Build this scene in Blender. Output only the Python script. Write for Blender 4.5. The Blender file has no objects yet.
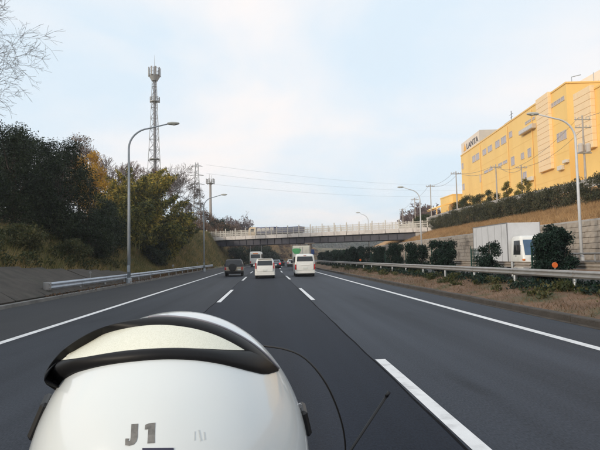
import bpy, bmesh, math, random
import numpy as np
from mathutils import Vector, Matrix
R_ = math.radians
S = bpy.context.scene
COL = S.collection

# ------------------------------------------------------------------ camera
CAM_H = 1.63
F_PX = 527.0
cam_data = bpy.data.cameras.new('camera')
cam = bpy.data.objects.new('camera', cam_data)
COL.objects.link(cam)
cam_data.sensor_width = 36.0
cam_data.lens = 36.0 * F_PX / 600.0
cam_data.clip_start = 0.05
cam_data.clip_end = 6000
CAM_R = (Matrix.Rotation(R_(-3.7), 3, 'Z') @ Matrix.Rotation(R_(90 + 3.56), 3, 'X') @ Matrix.Rotation(R_(-1.2), 3, 'Z'))
cam.matrix_world = Matrix.Translation((0, 0, CAM_H)) @ CAM_R.to_4x4()
S.camera = cam

# ------------------------------------------------------------------ light
SUN_EL, SUN_AZ = 15.0, 230.0          # the sun stands low behind the camera, a little to the left (compass from +Y)
world = bpy.data.worlds.new('World')
S.world = world
world.use_nodes = True
nt = world.node_tree
nt.nodes.clear()
wo = nt.nodes.new('ShaderNodeOutputWorld')
bg = nt.nodes.new('ShaderNodeBackground')
bg.inputs['Strength'].default_value = 0.1
sky = nt.nodes.new('ShaderNodeTexSky')
sky.sky_type = 'NISHITA'
sky.sun_disc = False
sky.sun_elevation = R_(SUN_EL)
sky.sun_rotation = R_(SUN_AZ)
sky.air_density = 1.0
sky.dust_density = 1.5
sky.ozone_density = 1.5
tc = nt.nodes.new('ShaderNodeTexCoord')
sep = nt.nodes.new('ShaderNodeSeparateXYZ')
nt.links.new(tc.outputs['Generated'], sep.inputs[0])
mz = nt.nodes.new('ShaderNodeMath'); mz.operation = 'ADD'; mz.inputs[1].default_value = 0.22
ab = nt.nodes.new('ShaderNodeMath'); ab.operation = 'ABSOLUTE'
nt.links.new(sep.outputs['Z'], ab.inputs[0])
nt.links.new(ab.outputs[0], mz.inputs[0])
dx = nt.nodes.new('ShaderNodeMath'); dx.operation = 'DIVIDE'
dy = nt.nodes.new('ShaderNodeMath'); dy.operation = 'DIVIDE'
nt.links.new(sep.outputs['X'], dx.inputs[0]); nt.links.new(mz.outputs[0], dx.inputs[1])
nt.links.new(sep.outputs['Y'], dy.inputs[0]); nt.links.new(mz.outputs[0], dy.inputs[1])
cx_ = nt.nodes.new('ShaderNodeCombineXYZ')
nt.links.new(dx.outputs[0], cx_.inputs[0]); nt.links.new(dy.outputs[0], cx_.inputs[1])
n1 = nt.nodes.new('ShaderNodeTexNoise')
n1.inputs['Scale'].default_value = 1.1
n1.inputs['Detail'].default_value = 7
n1.inputs['Roughness'].default_value = 0.5
n1.inputs['Distortion'].default_value = 0.4
mp = nt.nodes.new('ShaderNodeMapping')
mp.inputs['Location'].default_value = (3.3, 1.7, 0)
nt.links.new(cx_.outputs[0], mp.inputs[0])
nt.links.new(mp.outputs[0], n1.inputs['Vector'])
rp = nt.nodes.new('ShaderNodeValToRGB')
rp.color_ramp.elements[0].position = 0.30; rp.color_ramp.elements[0].color = (0.88, 0.88, 0.88, 1)
rp.color_ramp.elements[1].position = 0.62; rp.color_ramp.elements[1].color = (0.96, 0.96, 0.96, 1)
nt.links.new(n1.outputs['Fac'], rp.inputs[0])
# cloud colour: warm patches where the veil is thicker
rp2 = nt.nodes.new('ShaderNodeValToRGB')
rp2.color_ramp.elements[0].position = 0.40; rp2.color_ramp.elements[0].color = (0.78, 0.90, 1.0, 1)
rp2.color_ramp.elements[1].position = 0.66; rp2.color_ramp.elements[1].color = (1.0, 0.955, 0.94, 1)
nt.links.new(n1.outputs['Fac'], rp2.inputs[0])
sc = nt.nodes.new('ShaderNodeMixRGB'); sc.blend_type = 'MULTIPLY'; sc.inputs[0].default_value = 1
CLOUD = 9.0
sc.inputs[2].default_value = (CLOUD, CLOUD, CLOUD, 1)
nt.links.new(rp2.outputs[0], sc.inputs[1])
mx = nt.nodes.new('ShaderNodeMixRGB')
nt.links.new(rp.outputs[0], mx.inputs[0])
nt.links.new(sky.outputs[0], mx.inputs[1])
nt.links.new(sc.outputs[0], mx.inputs[2])
nt.links.new(mx.outputs[0], bg.inputs[0])
nt.links.new(bg.outputs[0], wo.inputs[0])

sun_d = bpy.data.lights.new('sun', 'SUN')
sun_d.energy = 1.9
sun_d.angle = R_(8)
sun_d.color = (1.0, 0.86, 0.68)
sun = bpy.data.objects.new('sun', sun_d)
COL.objects.link(sun)
az = R_(SUN_AZ)
sdir = Vector((math.sin(az) * math.cos(R_(SUN_EL)), math.cos(az) * math.cos(R_(SUN_EL)), math.sin(R_(SUN_EL))))
sun.rotation_euler = sdir.to_track_quat('Z', 'Y').to_euler()
sun.location = sdir * 100

S.view_settings.view_transform = 'Standard'
S.view_settings.look = 'None'
S.view_settings.exposure = 0.24
S.view_settings.gamma = 1.0

# ------------------------------------------------------------------ helpers
rng = np.random.default_rng(7)
random.seed(7)

def cv(y):                       # the road bends gently to the right beyond 60 m
    return 6e-4 * (y - 60) ** 2 if y > 60 else 0.0

def lerp(a, b, t): return a + (b - a) * t
def interp(x, xs, ys): return float(np.interp(x, xs, ys))

class MB:
    """collects shapes and links them as one mesh object"""
    def __init__(s): s.v = []; s.f = []
    def add(s, vs, fs):
        o = len(s.v); s.v += [tuple(p) for p in vs]; s.f += [tuple(i + o for i in f) for f in fs]; return s
    def box(s, x0, x1, y0, y1, z0, z1, b=0.0):
        return s.obox(((x0+x1)/2, (y0+y1)/2, (z0+z1)/2), (abs(x1-x0)/2, 0, 0), (0, abs(y1-y0)/2, 0), (0, 0, abs(z1-z0)/2), b)
    def obox(s, c, a, b_, d, bev=0.0):
        c, a, b_, d = Vector(c), Vector(a), Vector(b_), Vector(d)
        if bev <= 0:
            vs = [c + i*a + j*b_ + k*d for k in (-1, 1) for j in (-1, 1) for i in (-1, 1)]
            return s.add(vs, [(0,2,3,1), (4,5,7,6), (0,1,5,4), (2,6,7,3), (0,4,6,2), (1,3,7,5)])
        la, lb, ld = a.length, b_.length, d.length
        bev = min(bev, la*.9, lb*.9, ld*.9)
        ka, kb, kd = 1 - bev/la, 1 - bev/lb, 1 - bev/ld
        bm = bmesh.new()
        for i in (-1, 1):
            for j in (-1, 1):
                for k in (-1, 1):
                    bm.verts.new(c + i*a + j*b_*kb + k*d*kd)
                    bm.verts.new(c + i*a*ka + j*b_ + k*d*kd)
                    bm.verts.new(c + i*a*ka + j*b_*kb + k*d)
        bmesh.ops.convex_hull(bm, input=bm.verts)
        bm.verts.index_update()
        s.add([v.co for v in bm.verts], [[v.index for v in f.verts] for f in bm.faces])
        bm.free(); return s
    def quad(s, a, b, c, d): return s.add([a, b, c, d], [(0, 1, 2, 3)])
    def tube(s, pts, r, n=8, cap=True, r1=None):
        pts = [Vector(p) for p in pts]; m = len(pts)
        rr = [r] * m if not hasattr(r, '__len__') else r
        if r1 is not None: rr = [lerp(r, r1, i/(m-1)) for i in range(m)]
        vs = []; up = None
        for i, p in enumerate(pts):
            t = (pts[min(i+1, m-1)] - pts[max(i-1, 0)]).normalized()
            if up is None:
                up = Vector((0, 0, 1)) if abs(t.z) < .9 else Vector((1, 0, 0))
            u = (up - t * up.dot(t)).normalized(); w = t.cross(u); up = u
            for k in range(n):
                an = 2*math.pi*k/n
                vs.append(p + (u*math.cos(an) + w*math.sin(an)) * rr[i])
        fs = [(i*n+k, i*n+(k+1) % n, (i+1)*n+(k+1) % n, (i+1)*n+k) for i in range(m-1) for k in range(n)]
        if cap: fs += [tuple(reversed(range(n))), tuple(range((m-1)*n, m*n))]
        return s.add(vs, fs)
    def lathe(s, prof, c=(0, 0, 0), axis='Z', n=20):
        vs = []; c = Vector(c)
        for (r, h) in prof:
            for k in range(n):
                a = 2*math.pi*k/n
                p = (r*math.cos(a), r*math.sin(a), h)
                if axis == 'X': p = (h, r*math.cos(a), r*math.sin(a))
                if axis == 'Y': p = (r*math.cos(a), h, r*math.sin(a))
                vs.append(c + Vector(p))
        m = len(prof)
        fs = [(i*n+k, i*n+(k+1) % n, (i+1)*n+(k+1) % n, (i+1)*n+k) for i in range(m-1) for k in range(n)]
        fs += [tuple(range(n)), tuple(range((m-1)*n, m*n))]
        return s.add(vs, fs)
    def grid(s, rows):
        m, n = len(rows), len(rows[0])
        return s.add([p for r in rows for p in r], [(i*n+j, i*n+j+1, (i+1)*n+j+1, (i+1)*n+j) for i in range(m-1) for j in range(n-1)])
    def loft(s, rings, cap=True):
        m, n = len(rings), len(rings[0])
        fs = [(i*n+j, i*n+(j+1) % n, (i+1)*n+(j+1) % n, (i+1)*n+j) for i in range(m-1) for j in range(n)]
        if cap: fs += [tuple(reversed(range(n))), tuple(range((m-1)*n, m*n))]
        return s.add([p for r in rings for p in r], fs)
    def prism(s, poly, axis, h0, h1):
        def mk(p, h):
            return {'X': (h, p[0], p[1]), 'Y': (p[0], h, p[1]), 'Z': (p[0], p[1], h)}[axis]
        n = len(poly)
        return s.add([mk(p, h0) for p in poly] + [mk(p, h1) for p in poly],
                     [tuple(reversed(range(n))), tuple(range(n, 2*n))] + [(i, (i+1) % n, n+(i+1) % n, n+i) for i in range(n)])

def link(name, me, mat, parent=None, world_of=None):
    o = bpy.data.objects.new(name, me)
    COL.objects.link(o)
    if mat is not None and not me.materials: me.materials.append(mat)
    if parent is not None:
        o.parent = parent
        if world_of is not None: o.location = -Vector(world_of.location)
    return o

def obj(name, mb, mat, parent=None, smooth=False, world_of=None, fixn=True):
    me = bpy.data.meshes.new(name)
    me.from_pydata(mb.v, [], mb.f)
    if fixn and len(mb.f) < 6000:
        bm = bmesh.new(); bm.from_mesh(me)
        bmesh.ops.recalc_face_normals(bm, faces=bm.faces); bm.to_mesh(me); bm.free()
    if smooth: me.polygons.foreach_set('use_smooth', [True]*len(me.polygons))
    me.update()
    return link(name, me, mat, parent, world_of)

def smooth_angle(o, deg=40):
    me = o.data
    me.polygons.foreach_set('use_smooth', [True]*len(me.polygons))
    try: me.set_sharp_from_angle(angle=R_(deg))
    except Exception: pass
    return o

def np_mesh(name, verts, faces, mat, parent=None, world_of=None, smooth=False):
    verts = np.asarray(verts, dtype=np.float32); faces = np.asarray(faces, dtype=np.int32)
    k = faces.shape[1]
    me = bpy.data.meshes.new(name)
    me.vertices.add(len(verts)); me.vertices.foreach_set('co', verts.ravel())
    me.loops.add(faces.size); me.loops.foreach_set('vertex_index', faces.ravel())
    me.polygons.add(len(faces))
    me.polygons.foreach_set('loop_start', np.arange(0, faces.size, k, dtype=np.int32))
    try: me.polygons.foreach_set('loop_total', np.full(len(faces), k, dtype=np.int32))
    except Exception: pass
    if smooth: me.polygons.foreach_set('use_smooth', np.ones(len(faces), dtype=bool))
    me.update(calc_edges=True)
    return link(name, me, mat, parent, world_of)

def tag(o, label=None, cat=None, group=None, kind=None):
    if label: o['label'] = label
    if cat: o['category'] = cat
    if group: o['group'] = group
    if kind: o['kind'] = kind
    return o

def thing(name, label, cat, loc=(0, 0, 0), rotz=0, group=None):
    o = bpy.data.objects.new(name, None)
    COL.objects.link(o)
    o.empty_display_size = .2
    o.location = loc; o.rotation_euler = (0, 0, rotz)
    return tag(o, label, cat, group)

KIDS = {}
def kids(o): return [c for c in COL.objects if c.parent == o]
def dup(root, loc, rotz=0, label=None, group=None):
    r = root.copy(); COL.objects.link(r)
    r.location = loc; r.rotation_euler = (0, 0, rotz)
    if label: r['label'] = label
    if group: r['group'] = group
    for ch in kids(root):
        c = ch.copy(); COL.objects.link(c); c.parent = r
        for g in kids(ch):
            d = g.copy(); COL.objects.link(d); d.parent = c
    return r

# ------------------------------------------------------------------ materials
def new_mat(name):
    m = bpy.data.materials.new(name); m.use_nodes = True
    return m, m.node_tree, m.node_tree.nodes['Principled BSDF']

def M(name, col, rough=.6, metal=0.0, var=.15, scale=4.0, bump=0.0, bscale=None, col2=None, coat=0.0, spec=.5, stretch=None, dirt=None, dscale=.6, dlo=.55, dhi=.72):
    """procedural paint / stone / metal: base colour broken by noise, optional second colour, optional dirt patches, bump"""
    m, t, p = new_mat(name)
    tcn = t.nodes.new('ShaderNodeTexCoord')
    vec = tcn.outputs['Object']
    if stretch:
        mp_ = t.nodes.new('ShaderNodeMapping'); mp_.inputs['Scale'].default_value = stretch
        t.links.new(vec, mp_.inputs[0]); vec = mp_.outputs[0]
    n = t.nodes.new('ShaderNodeTexNoise'); n.inputs['Scale'].default_value = scale; n.inputs['Detail'].default_value = 6
    n.inputs['Roughness'].default_value = .62
    t.links.new(vec, n.inputs['Vector'])
    r = t.nodes.new('ShaderNodeValToRGB')
    c2 = col2 if col2 else tuple(min(1, c*(1+var)) for c in col)
    c1 = col if col2 else tuple(c*(1-var) for c in col)
    r.color_ramp.elements[0].position = .33; r.color_ramp.elements[0].color = (*c1, 1)
    r.color_ramp.elements[1].position = .67; r.color_ramp.elements[1].color = (*c2, 1)
    t.links.new(n.outputs['Fac'], r.inputs[0])
    out = r.outputs[0]
    if dirt:
        nd = t.nodes.new('ShaderNodeTexNoise'); nd.inputs['Scale'].default_value = dscale; nd.inputs['Detail'].default_value = 7
        t.links.new(vec, nd.inputs['Vector'])
        rd = t.nodes.new('ShaderNodeValToRGB')
        rd.color_ramp.elements[0].position = dlo; rd.color_ramp.elements[0].color = (0, 0, 0, 1)
        rd.color_ramp.elements[1].position = dhi; rd.color_ramp.elements[1].color = (1, 1, 1, 1)
        t.links.new(nd.outputs['Fac'], rd.inputs[0])
        mm = t.nodes.new('ShaderNodeMixRGB'); mm.inputs[2].default_value = (*dirt, 1)
        t.links.new(rd.outputs[0], mm.inputs[0]); t.links.new(out, mm.inputs[1]); out = mm.outputs[0]
    t.links.new(out, p.inputs['Base Color'])
    p.inputs['Roughness'].default_value = rough
    p.inputs['Metallic'].default_value = metal
    p.inputs['Specular IOR Level'].default_value = spec
    if coat: p.inputs['Coat Weight'].default_value = coat; p.inputs['Coat Roughness'].default_value = .06
    if bump:
        nb = t.nodes.new('ShaderNodeTexNoise'); nb.inputs['Scale'].default_value = bscale or scale*4; nb.inputs['Detail'].default_value = 5
        t.links.new(vec, nb.inputs['Vector'])
        b = t.nodes.new('ShaderNodeBump'); b.inputs['Strength'].default_value = bump; b.inputs['Distance'].default_value = .05
        t.links.new(nb.outputs['Fac'], b.inputs['Height']); t.links.new(b.outputs[0], p.inputs['Normal'])
    return m

def leaf_mat(name, cols, rough=.6, trans=.25, nscale=.5):
    """leaf colour differs from leaf to leaf and from clump to clump"""
    m, t, p = new_mat(name)
    g = t.nodes.new('ShaderNodeNewGeometry')
    tcn = t.nodes.new('ShaderNodeTexCoord')
    n = t.nodes.new('ShaderNodeTexNoise'); n.inputs['Scale'].default_value = nscale; n.inputs['Detail'].default_value = 3
    t.links.new(tcn.outputs['Object'], n.inputs['Vector'])
    a = t.nodes.new('ShaderNodeMath'); a.operation = 'MULTIPLY_ADD'
    a.inputs[1].default_value = .8
    t.links.new(g.outputs['Random Per Island'], a.inputs[0])
    b = t.nodes.new('ShaderNodeMath'); b.operation = 'MULTIPLY_ADD'; b.inputs[1].default_value = 1.5; b.inputs[2].default_value = -.65
    t.links.new(n.outputs['Fac'], b.inputs[0]); t.links.new(b.outputs[0], a.inputs[2])
    r = t.nodes.new('ShaderNodeValToRGB')
    els = r.color_ramp.elements
    while len(els) < len(cols): els.new(.5)
    for i, c in enumerate(cols):
        els[i].position = .1 + .8*i/(len(cols)-1); els[i].color = (*c, 1)
    t.links.new(a.outputs[0], r.inputs[0])
    t.links.new(r.outputs[0], p.inputs['Base Color'])
    p.inputs['Roughness'].default_value = rough
    p.inputs['Specular IOR Level'].default_value = .25
    if trans:
        tr = t.nodes.new('ShaderNodeBsdfTranslucent'); t.links.new(r.outputs[0], tr.inputs[0])
        ms = t.nodes.new('ShaderNodeMixShader'); ms.inputs[0].default_value = trans
        out = t.nodes['Material Output']
        t.links.new(p.outputs[0], ms.inputs[1]); t.links.new(tr.outputs[0], ms.inputs[2]); t.links.new(ms.outputs[0], out.inputs[0])
    return m

def glass_mat(name, col=(.02, .025, .03), rough=.08):
    m, t, p = new_mat(name)
    n = t.nodes.new('ShaderNodeTexNoise'); n.inputs['Scale'].default_value = 1.5
    r = t.nodes.new('ShaderNodeValToRGB')
    r.color_ramp.elements[0].color = (*[c*.7 for c in col], 1); r.color_ramp.elements[1].color = (*[c*1.4 for c in col], 1)
    t.links.new(n.outputs['Fac'], r.inputs[0]); t.links.new(r.outputs[0], p.inputs['Base Color'])
    p.inputs['Roughness'].default_value = rough; p.inputs['Specular IOR Level'].default_value = .6
    return m

def emit_mat(name, col, strength):
    m, t, p = new_mat(name)
    p.inputs['Base Color'].default_value = (*col, 1)
    p.inputs['Emission Color'].default_value = (*col, 1); p.inputs['Emission Strength'].default_value = strength
    return m

def asphalt(name, col, streak=.34, lane=None):
    """asphalt: fine aggregate, long wheel-track streaks along the road, patches, cracks in tone"""
    m, t, p = new_mat(name)
    tcn = t.nodes.new('ShaderNodeTexCoord')
    def noise(sc_, st, det=4):
        mp_ = t.nodes.new('ShaderNodeMapping'); mp_.inputs['Scale'].default_value = st
        t.links.new(tcn.outputs['Object'], mp_.inputs[0])
        n = t.nodes.new('ShaderNodeTexNoise'); n.inputs['Scale'].default_value = sc_; n.inputs['Detail'].default_value = det
        t.links.new(mp_.outputs[0], n.inputs['Vector']); return n.outputs['Fac']
    a = noise(1.0, (2.6, .05, 1), 5)      # streaks
    b = noise(.25, (1, .35, 1), 4)        # big patches
    c = noise(60, (1, .35, 1), 3)         # aggregate
    def mul(x, k, off):
        q = t.nodes.new('ShaderNodeMath'); q.operation = 'MULTIPLY_ADD'; q.inputs[1].default_value = k; q.inputs[2].default_value = off
        t.links.new(x, q.inputs[0]); return q.outputs[0]
    def add(x, y):
        q = t.nodes.new('ShaderNodeMath'); q.operation = 'ADD'; t.links.new(x, q.inputs[0]); t.links.new(y, q.inputs[1]); return q.outputs[0]
    tot = add(add(mul(a, streak*2, -streak), mul(b, .8, -.4)), mul(c, 1.5, 1-.75))
    if lane is not None:
        # traffic wear: polished wheel tracks and an oil stripe in the middle of the lane
        sx_ = t.nodes.new('ShaderNodeSeparateXYZ'); t.links.new(tcn.outputs['Object'], sx_.inputs[0])
        rl = t.nodes.new('ShaderNodeMapRange'); rl.inputs['From Min'].default_value = lane-1.8; rl.inputs['From Max'].default_value = lane+1.8
        t.links.new(sx_.outputs['X'], rl.inputs['Value'])
        rw = t.nodes.new('ShaderNodeValToRGB'); rw.color_ramp.interpolation = 'EASE'
        e = rw.color_ramp.elements; prof = [(0, .5), (.13, .52), (.27, .72), (.38, .5), (.5, .33), (.62, .5), (.73, .72), (.87, .52), (1, .5)]
        while len(e) < len(prof): e.new(.5)
        for q, (ps, v) in zip(e, prof): q.position = ps; q.color = (v, v, v, 1)
        t.links.new(rl.outputs[0], rw.inputs[0])
        tot = add(tot, mul(rw.outputs[0], .55, -.275))
        # bitumen patches and drips
        pn = noise(1.0, (.9, .22, 1), 6)
        rp_ = t.nodes.new('ShaderNodeMapRange'); rp_.inputs['From Min'].default_value = .62; rp_.inputs['From Max'].default_value = .70
        t.links.new(pn, rp_.inputs['Value']); tot = add(tot, mul(rp_.outputs[0], -.22, 0))
    hs = t.nodes.new('ShaderNodeMixRGB'); hs.blend_type = 'MULTIPLY'; hs.inputs[0].default_value = 1; hs.inputs[1].default_value = (*col, 1)
    t.links.new(tot, hs.inputs[2]); t.links.new(hs.outputs[0], p.inputs['Base Color'])
    p.inputs['Roughness'].default_value = .66
    p.inputs['Specular IOR Level'].default_value = .10
    bp = t.nodes.new('ShaderNodeBump'); bp.inputs['Strength'].default_value = .35; bp.inputs['Distance'].default_value = .01
    t.links.new(c, bp.inputs['Height']); t.links.new(bp.outputs[0], p.inputs['Normal'])
    return m

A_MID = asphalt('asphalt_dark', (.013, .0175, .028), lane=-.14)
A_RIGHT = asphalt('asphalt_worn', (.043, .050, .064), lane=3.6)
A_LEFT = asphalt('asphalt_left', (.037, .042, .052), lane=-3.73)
A_SH = asphalt('asphalt_shoulder', (.046, .048, .053), .12)
PAINT = M('road_paint', (.74, .75, .76), .6, var=.05, scale=3, dirt=(.46, .46, .47), dscale=5, dlo=.5, dhi=.78, bump=.1, bscale=50)
KERB = M('kerb_concrete', (.055, .048, .042), .9, var=.3, scale=1.5, bump=.4, bscale=20)
KERB_L = M('kerb_pale', (.17, .17, .165), .9, var=.25, scale=1.5, bump=.3, bscale=20)
GUTTER = M('gutter', (.055, .045, .036), .9, var=.4, scale=2.0, bump=.4)
SOIL_MED = M('median_soil', (.105, .060, .035), .95, col2=(.20, .118, .070), scale=.9, bump=.6, bscale=7, dirt=(.06, .065, .025), dscale=.8, dlo=.5, dhi=.66)
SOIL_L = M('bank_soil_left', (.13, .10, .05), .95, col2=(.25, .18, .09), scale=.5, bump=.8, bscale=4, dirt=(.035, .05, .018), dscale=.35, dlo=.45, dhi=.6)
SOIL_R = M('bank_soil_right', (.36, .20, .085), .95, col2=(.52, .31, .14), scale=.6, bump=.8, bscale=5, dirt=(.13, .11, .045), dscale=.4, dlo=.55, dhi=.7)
SLAB = M('slope_slab', (.040, .036, .032), .92, col2=(.078, .068, .058), scale=1.2, bump=.4, bscale=14, dirt=(.035, .037, .028), dscale=.9)
STONE = M('wall_stone', (.35, .30, .25), .92, col2=(.44, .385, .325), scale=.8, bump=.5, bscale=9, dirt=(.17, .145, .12), dscale=.5)
STONE2 = M('wall_stone_dark', (.29, .25, .21), .92, col2=(.37, .325, .275), scale=.8, bump=.5, bscale=9, dirt=(.13, .11, .09), dscale=.5)
MORTAR = M('wall_mortar', (.20, .17, .14), .95, var=.2)
CONC = M('concrete', (.40, .38, .36), .85, var=.12, scale=1.0, bump=.15, bscale=10, dirt=(.24, .22, .20), dscale=.7)
CONC_PINK = M('bridge_parapet', (.60, .56, .53), .85, var=.08, scale=1.2, bump=.1, dirt=(.42, .38, .35), dscale=.9)
GIRDER = M('bridge_girder', (.045, .045, .065), .6, var=.25, scale=1.0, dirt=(.03, .028, .03))
FENCE = M('fence_pale', (.55, .52, .47), .6, var=.08)
GALV = M('galvanised', (.40, .43, .46), .45, metal=.55, var=.12, scale=3, dirt=(.30, .29, .27), dscale=2)
RAIL_L = M('rail_bluegrey', (.40, .45, .52), .5, metal=.25, var=.12, scale=2, dirt=(.25, .26, .27), dscale=1.2)
RAIL_W = M('rail_white', (.27, .27, .27), .6, var=.14, scale=2, dirt=(.24, .22, .20), dscale=.9, dlo=.48, dhi=.7)
RAIL_T = M('rail_tan', (.36, .32, .28), .65, var=.15, scale=2, dirt=(.22, .19, .15), dscale=1.0)
POLE = M('pole_steel', (.36, .40, .44), .5, metal=.3, var=.1, scale=2)
POLE_P = M('pole_pale', (.58, .60, .62), .5, metal=.1, var=.08, scale=2)
LAMP = M('lamp_head', (.42, .43, .40), .5, var=.1)
LENS = M('lamp_lens', (.55, .54, .46), .3, var=.05)
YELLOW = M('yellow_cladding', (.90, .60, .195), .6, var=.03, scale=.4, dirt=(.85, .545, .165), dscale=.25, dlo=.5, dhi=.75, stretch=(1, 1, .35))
YELLOW2 = M('yellow_trim', (.86, .55, .165), .55, var=.04, scale=.4)  # slightly deeper yellow for copings, bands, pipes and posts
PEACH = M('peach_panel', (.90, .67, .40), .6, var=.05, scale=.8, dirt=(.82, .58, .32), dscale=.8)
PINK = M('pale_pink_render', (.80, .70, .60), .8, var=.05, scale=.6)
GREYR = M('grey_render', (.50, .47, .44), .8, var=.06, scale=.6)
WFRAME = M('window_frame', (.58, .50, .42), .5, var=.06)
WPANE = glass_mat('window_pane', (.36, .34, .39), .2)
DARKP = M('dark_plastic', (.018, .018, .02), .5, var=.2)
BLACK = M('black_rubber', (.010, .010, .011), .42, var=.2, scale=8)
TYRE = M('tyre', (.014, .014, .014), .85, var=.2)
RIM = M('rim', (.35, .35, .36), .35, metal=.7, var=.08)
WHITEP = M('white_paint', (.76, .755, .72), .3, var=.03, scale=2, coat=.5, dirt=(.66, .65, .60), dscale=1.2)
CREAMP = M('cream_paint', (.74, .72, .62), .35, var=.03, scale=2, coat=.3, dirt=(.56, .53, .44), dscale=1.0)
BEIGEP = M('beige_paint', (.52, .44, .33), .35, var=.05, scale=2, coat=.4)
DGREYP = M('dark_grey_paint', (.016, .017, .021), .45, var=.1, coat=.15)
TEALP = M('teal_paint', (.05, .10, .15), .3, var=.1, coat=.5)
BLUEP = M('blue_paint', (.03, .045, .14), .4, var=.15)
BLUE_SIGN = M('sign_blue', (.015, .055, .20), .45, var=.05)
GREEN_LOGO = M('logo_green', (.10, .42, .16), .5, var=.08)
BOXGREY = M('truck_box', (.62, .63, .65), .5, var=.04, scale=1.2, dirt=(.52, .53, .54), dscale=.8)
CARGLASS = glass_mat('car_glass', (.016, .020, .024), .06)
BLUEGLASS = glass_mat('blue_glass', (.05, .11, .20), .06)
REDL = M('tail_lamp_red', (.42, .012, .012), .25, var=.3, scale=20)
REDB = emit_mat('brake_lamp_red', (.8, .02, .02), .9)
ORANGE = M('orange_plastic', (.62, .13, .02), .4, var=.1)
AMBER = M('amber_lens', (.75, .22, .04), .3, var=.1)
PLATE = M('number_plate', (.68, .70, .66), .5, var=.05)
CABLE = M('cable', (.20, .20, .21), .7, var=.1)
BARK = M('bark', (.075, .058, .045), .95, var=.35, scale=3, bump=.5)
BARK_G = M('bark_grey', (.15, .125, .11), .95, var=.3, scale=3, bump=.5)
TWIG_RED = M('twig_reddish', (.16, .105, .085), .95, var=.25, scale=2)
TWIG_MAUVE = M('twig_mauve', (.17, .125, .125), .95, var=.25, scale=2)
BAMBOO_C = M('bamboo_cane', (.20, .20, .07), .6, var=.3, scale=3)

L_DARK = leaf_mat('leaf_evergreen_dark', [(.006, .013, .007), (.013, .026, .012), (.024, .042, .017), (.045, .062, .026)], trans=.15)
L_SHRUB = leaf_mat('leaf_shrub', [(.004, .012, .009), (.009, .025, .017), (.017, .042, .027)], trans=.15, nscale=2)
L_HEDGE = leaf_mat('leaf_hedge', [(.030, .035, .018), (.050, .056, .028), (.085, .085, .042), (.12, .105, .06)], trans=.2, nscale=.7)
L_GREEN = leaf_mat('leaf_mid_green', [(.02, .032, .010), (.045, .06, .018), (.085, .095, .025)], trans=.25)
L_BAMBOO = leaf_mat('leaf_bamboo', [(.042, .050, .016), (.13, .135, .032), (.31, .265, .058), (.55, .40, .075)], trans=.3, nscale=.28)
L_BAMBOO_G = leaf_mat('leaf_bamboo_green', [(.026, .037, .012), (.085, .095, .027), (.20, .19, .046), (.34, .28, .06)], trans=.3, nscale=.35)
L_YELLOW = leaf_mat('leaf_autumn_yellow', [(.30, .17, .02), (.50, .29, .035), (.62, .38, .055)], trans=.3)
L_BROWN = leaf_mat('leaf_brown', [(.08, .05, .03), (.14, .085, .05), (.20, .12, .07)], trans=.2)
L_GRASS_D = leaf_mat('grass_dry', [(.27, .165, .075), (.43, .27, .13), (.54, .37, .19)], trans=.25, nscale=.6)
L_GRASS_L = leaf_mat('grass_left', [(.07, .085, .028), (.16, .155, .05), (.31, .245, .10), (.42, .29, .13)], trans=.25, nscale=.3)
L_GRASS_M = leaf_mat('grass_median', [(.06, .05, .022), (.13, .08, .042), (.22, .135, .075)], trans=.25, nscale=.7)
L_WEED = leaf_mat('leaf_weed', [(.025, .037, .012), (.055, .065, .022), (.12, .11, .042)], trans=.25, nscale=.7)
NETTING = M('green_netting', (.010, .050, .040), .7, var=.25, scale=6)

# ------------------------------------------------------------------ terrain
def smooth01(a, b, x):
    t = min(1, max(0, (x-a)/(b-a))); return t*t*(3-2*t)

def zL(u, y):
    """left bank: u = X minus the road bend"""
    a = interp(y, [40, 66, 85, 125, 150, 220, 700], [0, .1, .8, 1, .8, .9, .7])
    xs0 = [-400, -120, -45, -26, -17, -12.5, -9.9]; z0 = [12, 11, 9.2, 7.0, 3.7, interp(y, [20, 30, 39, 48], [1.5, 1.15, .85, .55]), .12]
    xs1 = [-400, -120, -45, -22, -15.0, -10.6, -9.9]; z1 = [12, 11, 9.5, 9.0, 7.6, .5, .12]
    return lerp(interp(u, xs0, z0), interp(u, xs1, z1), a)

def zR(u, y):
    k = interp(y, [-100, 150, 185, 240, 700], [1, 1, .55, .25, .12])
    if u < 24.4:
        return interp(u, [20.3, 21.0, 24.4], [.1, .5, .55])
    return interp(u, [24.4, 28.3, 31.0, 32.8, 33.3, 40, 120, 400], [3.95, 5.55, 6.6, 7.6, 8.9, 9.3, 10, 8]) * k

YS = list(np.arange(-40, 60, 3.0)) + list(np.arange(60, 200, 4.0)) + list(np.arange(200, 420, 12.0)) + [450, 500, 560, 640, 720]

def strip(name, us, zf, mat, kind='structure', noise=0.0, ys=YS, label=None):
    rows = []
    for i, y in enumerate(ys):
        row = []
        for j, u in enumerate(us):
            z = zf(u, y)
            if noise and 0 < j < len(us)-1: z += random.uniform(-noise, noise)
            row.append((u + cv(y), y, z))
        rows.append(row)
    o = obj(name, MB().grid(rows), mat, smooth=bool(noise))
    return tag(o, kind=kind)

g = MB()
gs = [-3000, -800, 0, 400, 800, 1500, 3500]
g.grid([[(x, y, -.35) for x in (-3000, -800, -100, 0, 100, 800, 3000)] for y in gs])
obj('ground', g, M('ground_soil', (.10, .085, .05), .95, col2=(.16, .13, .08), scale=.05, bump=.3)).__setitem__('kind', 'structure')

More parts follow.
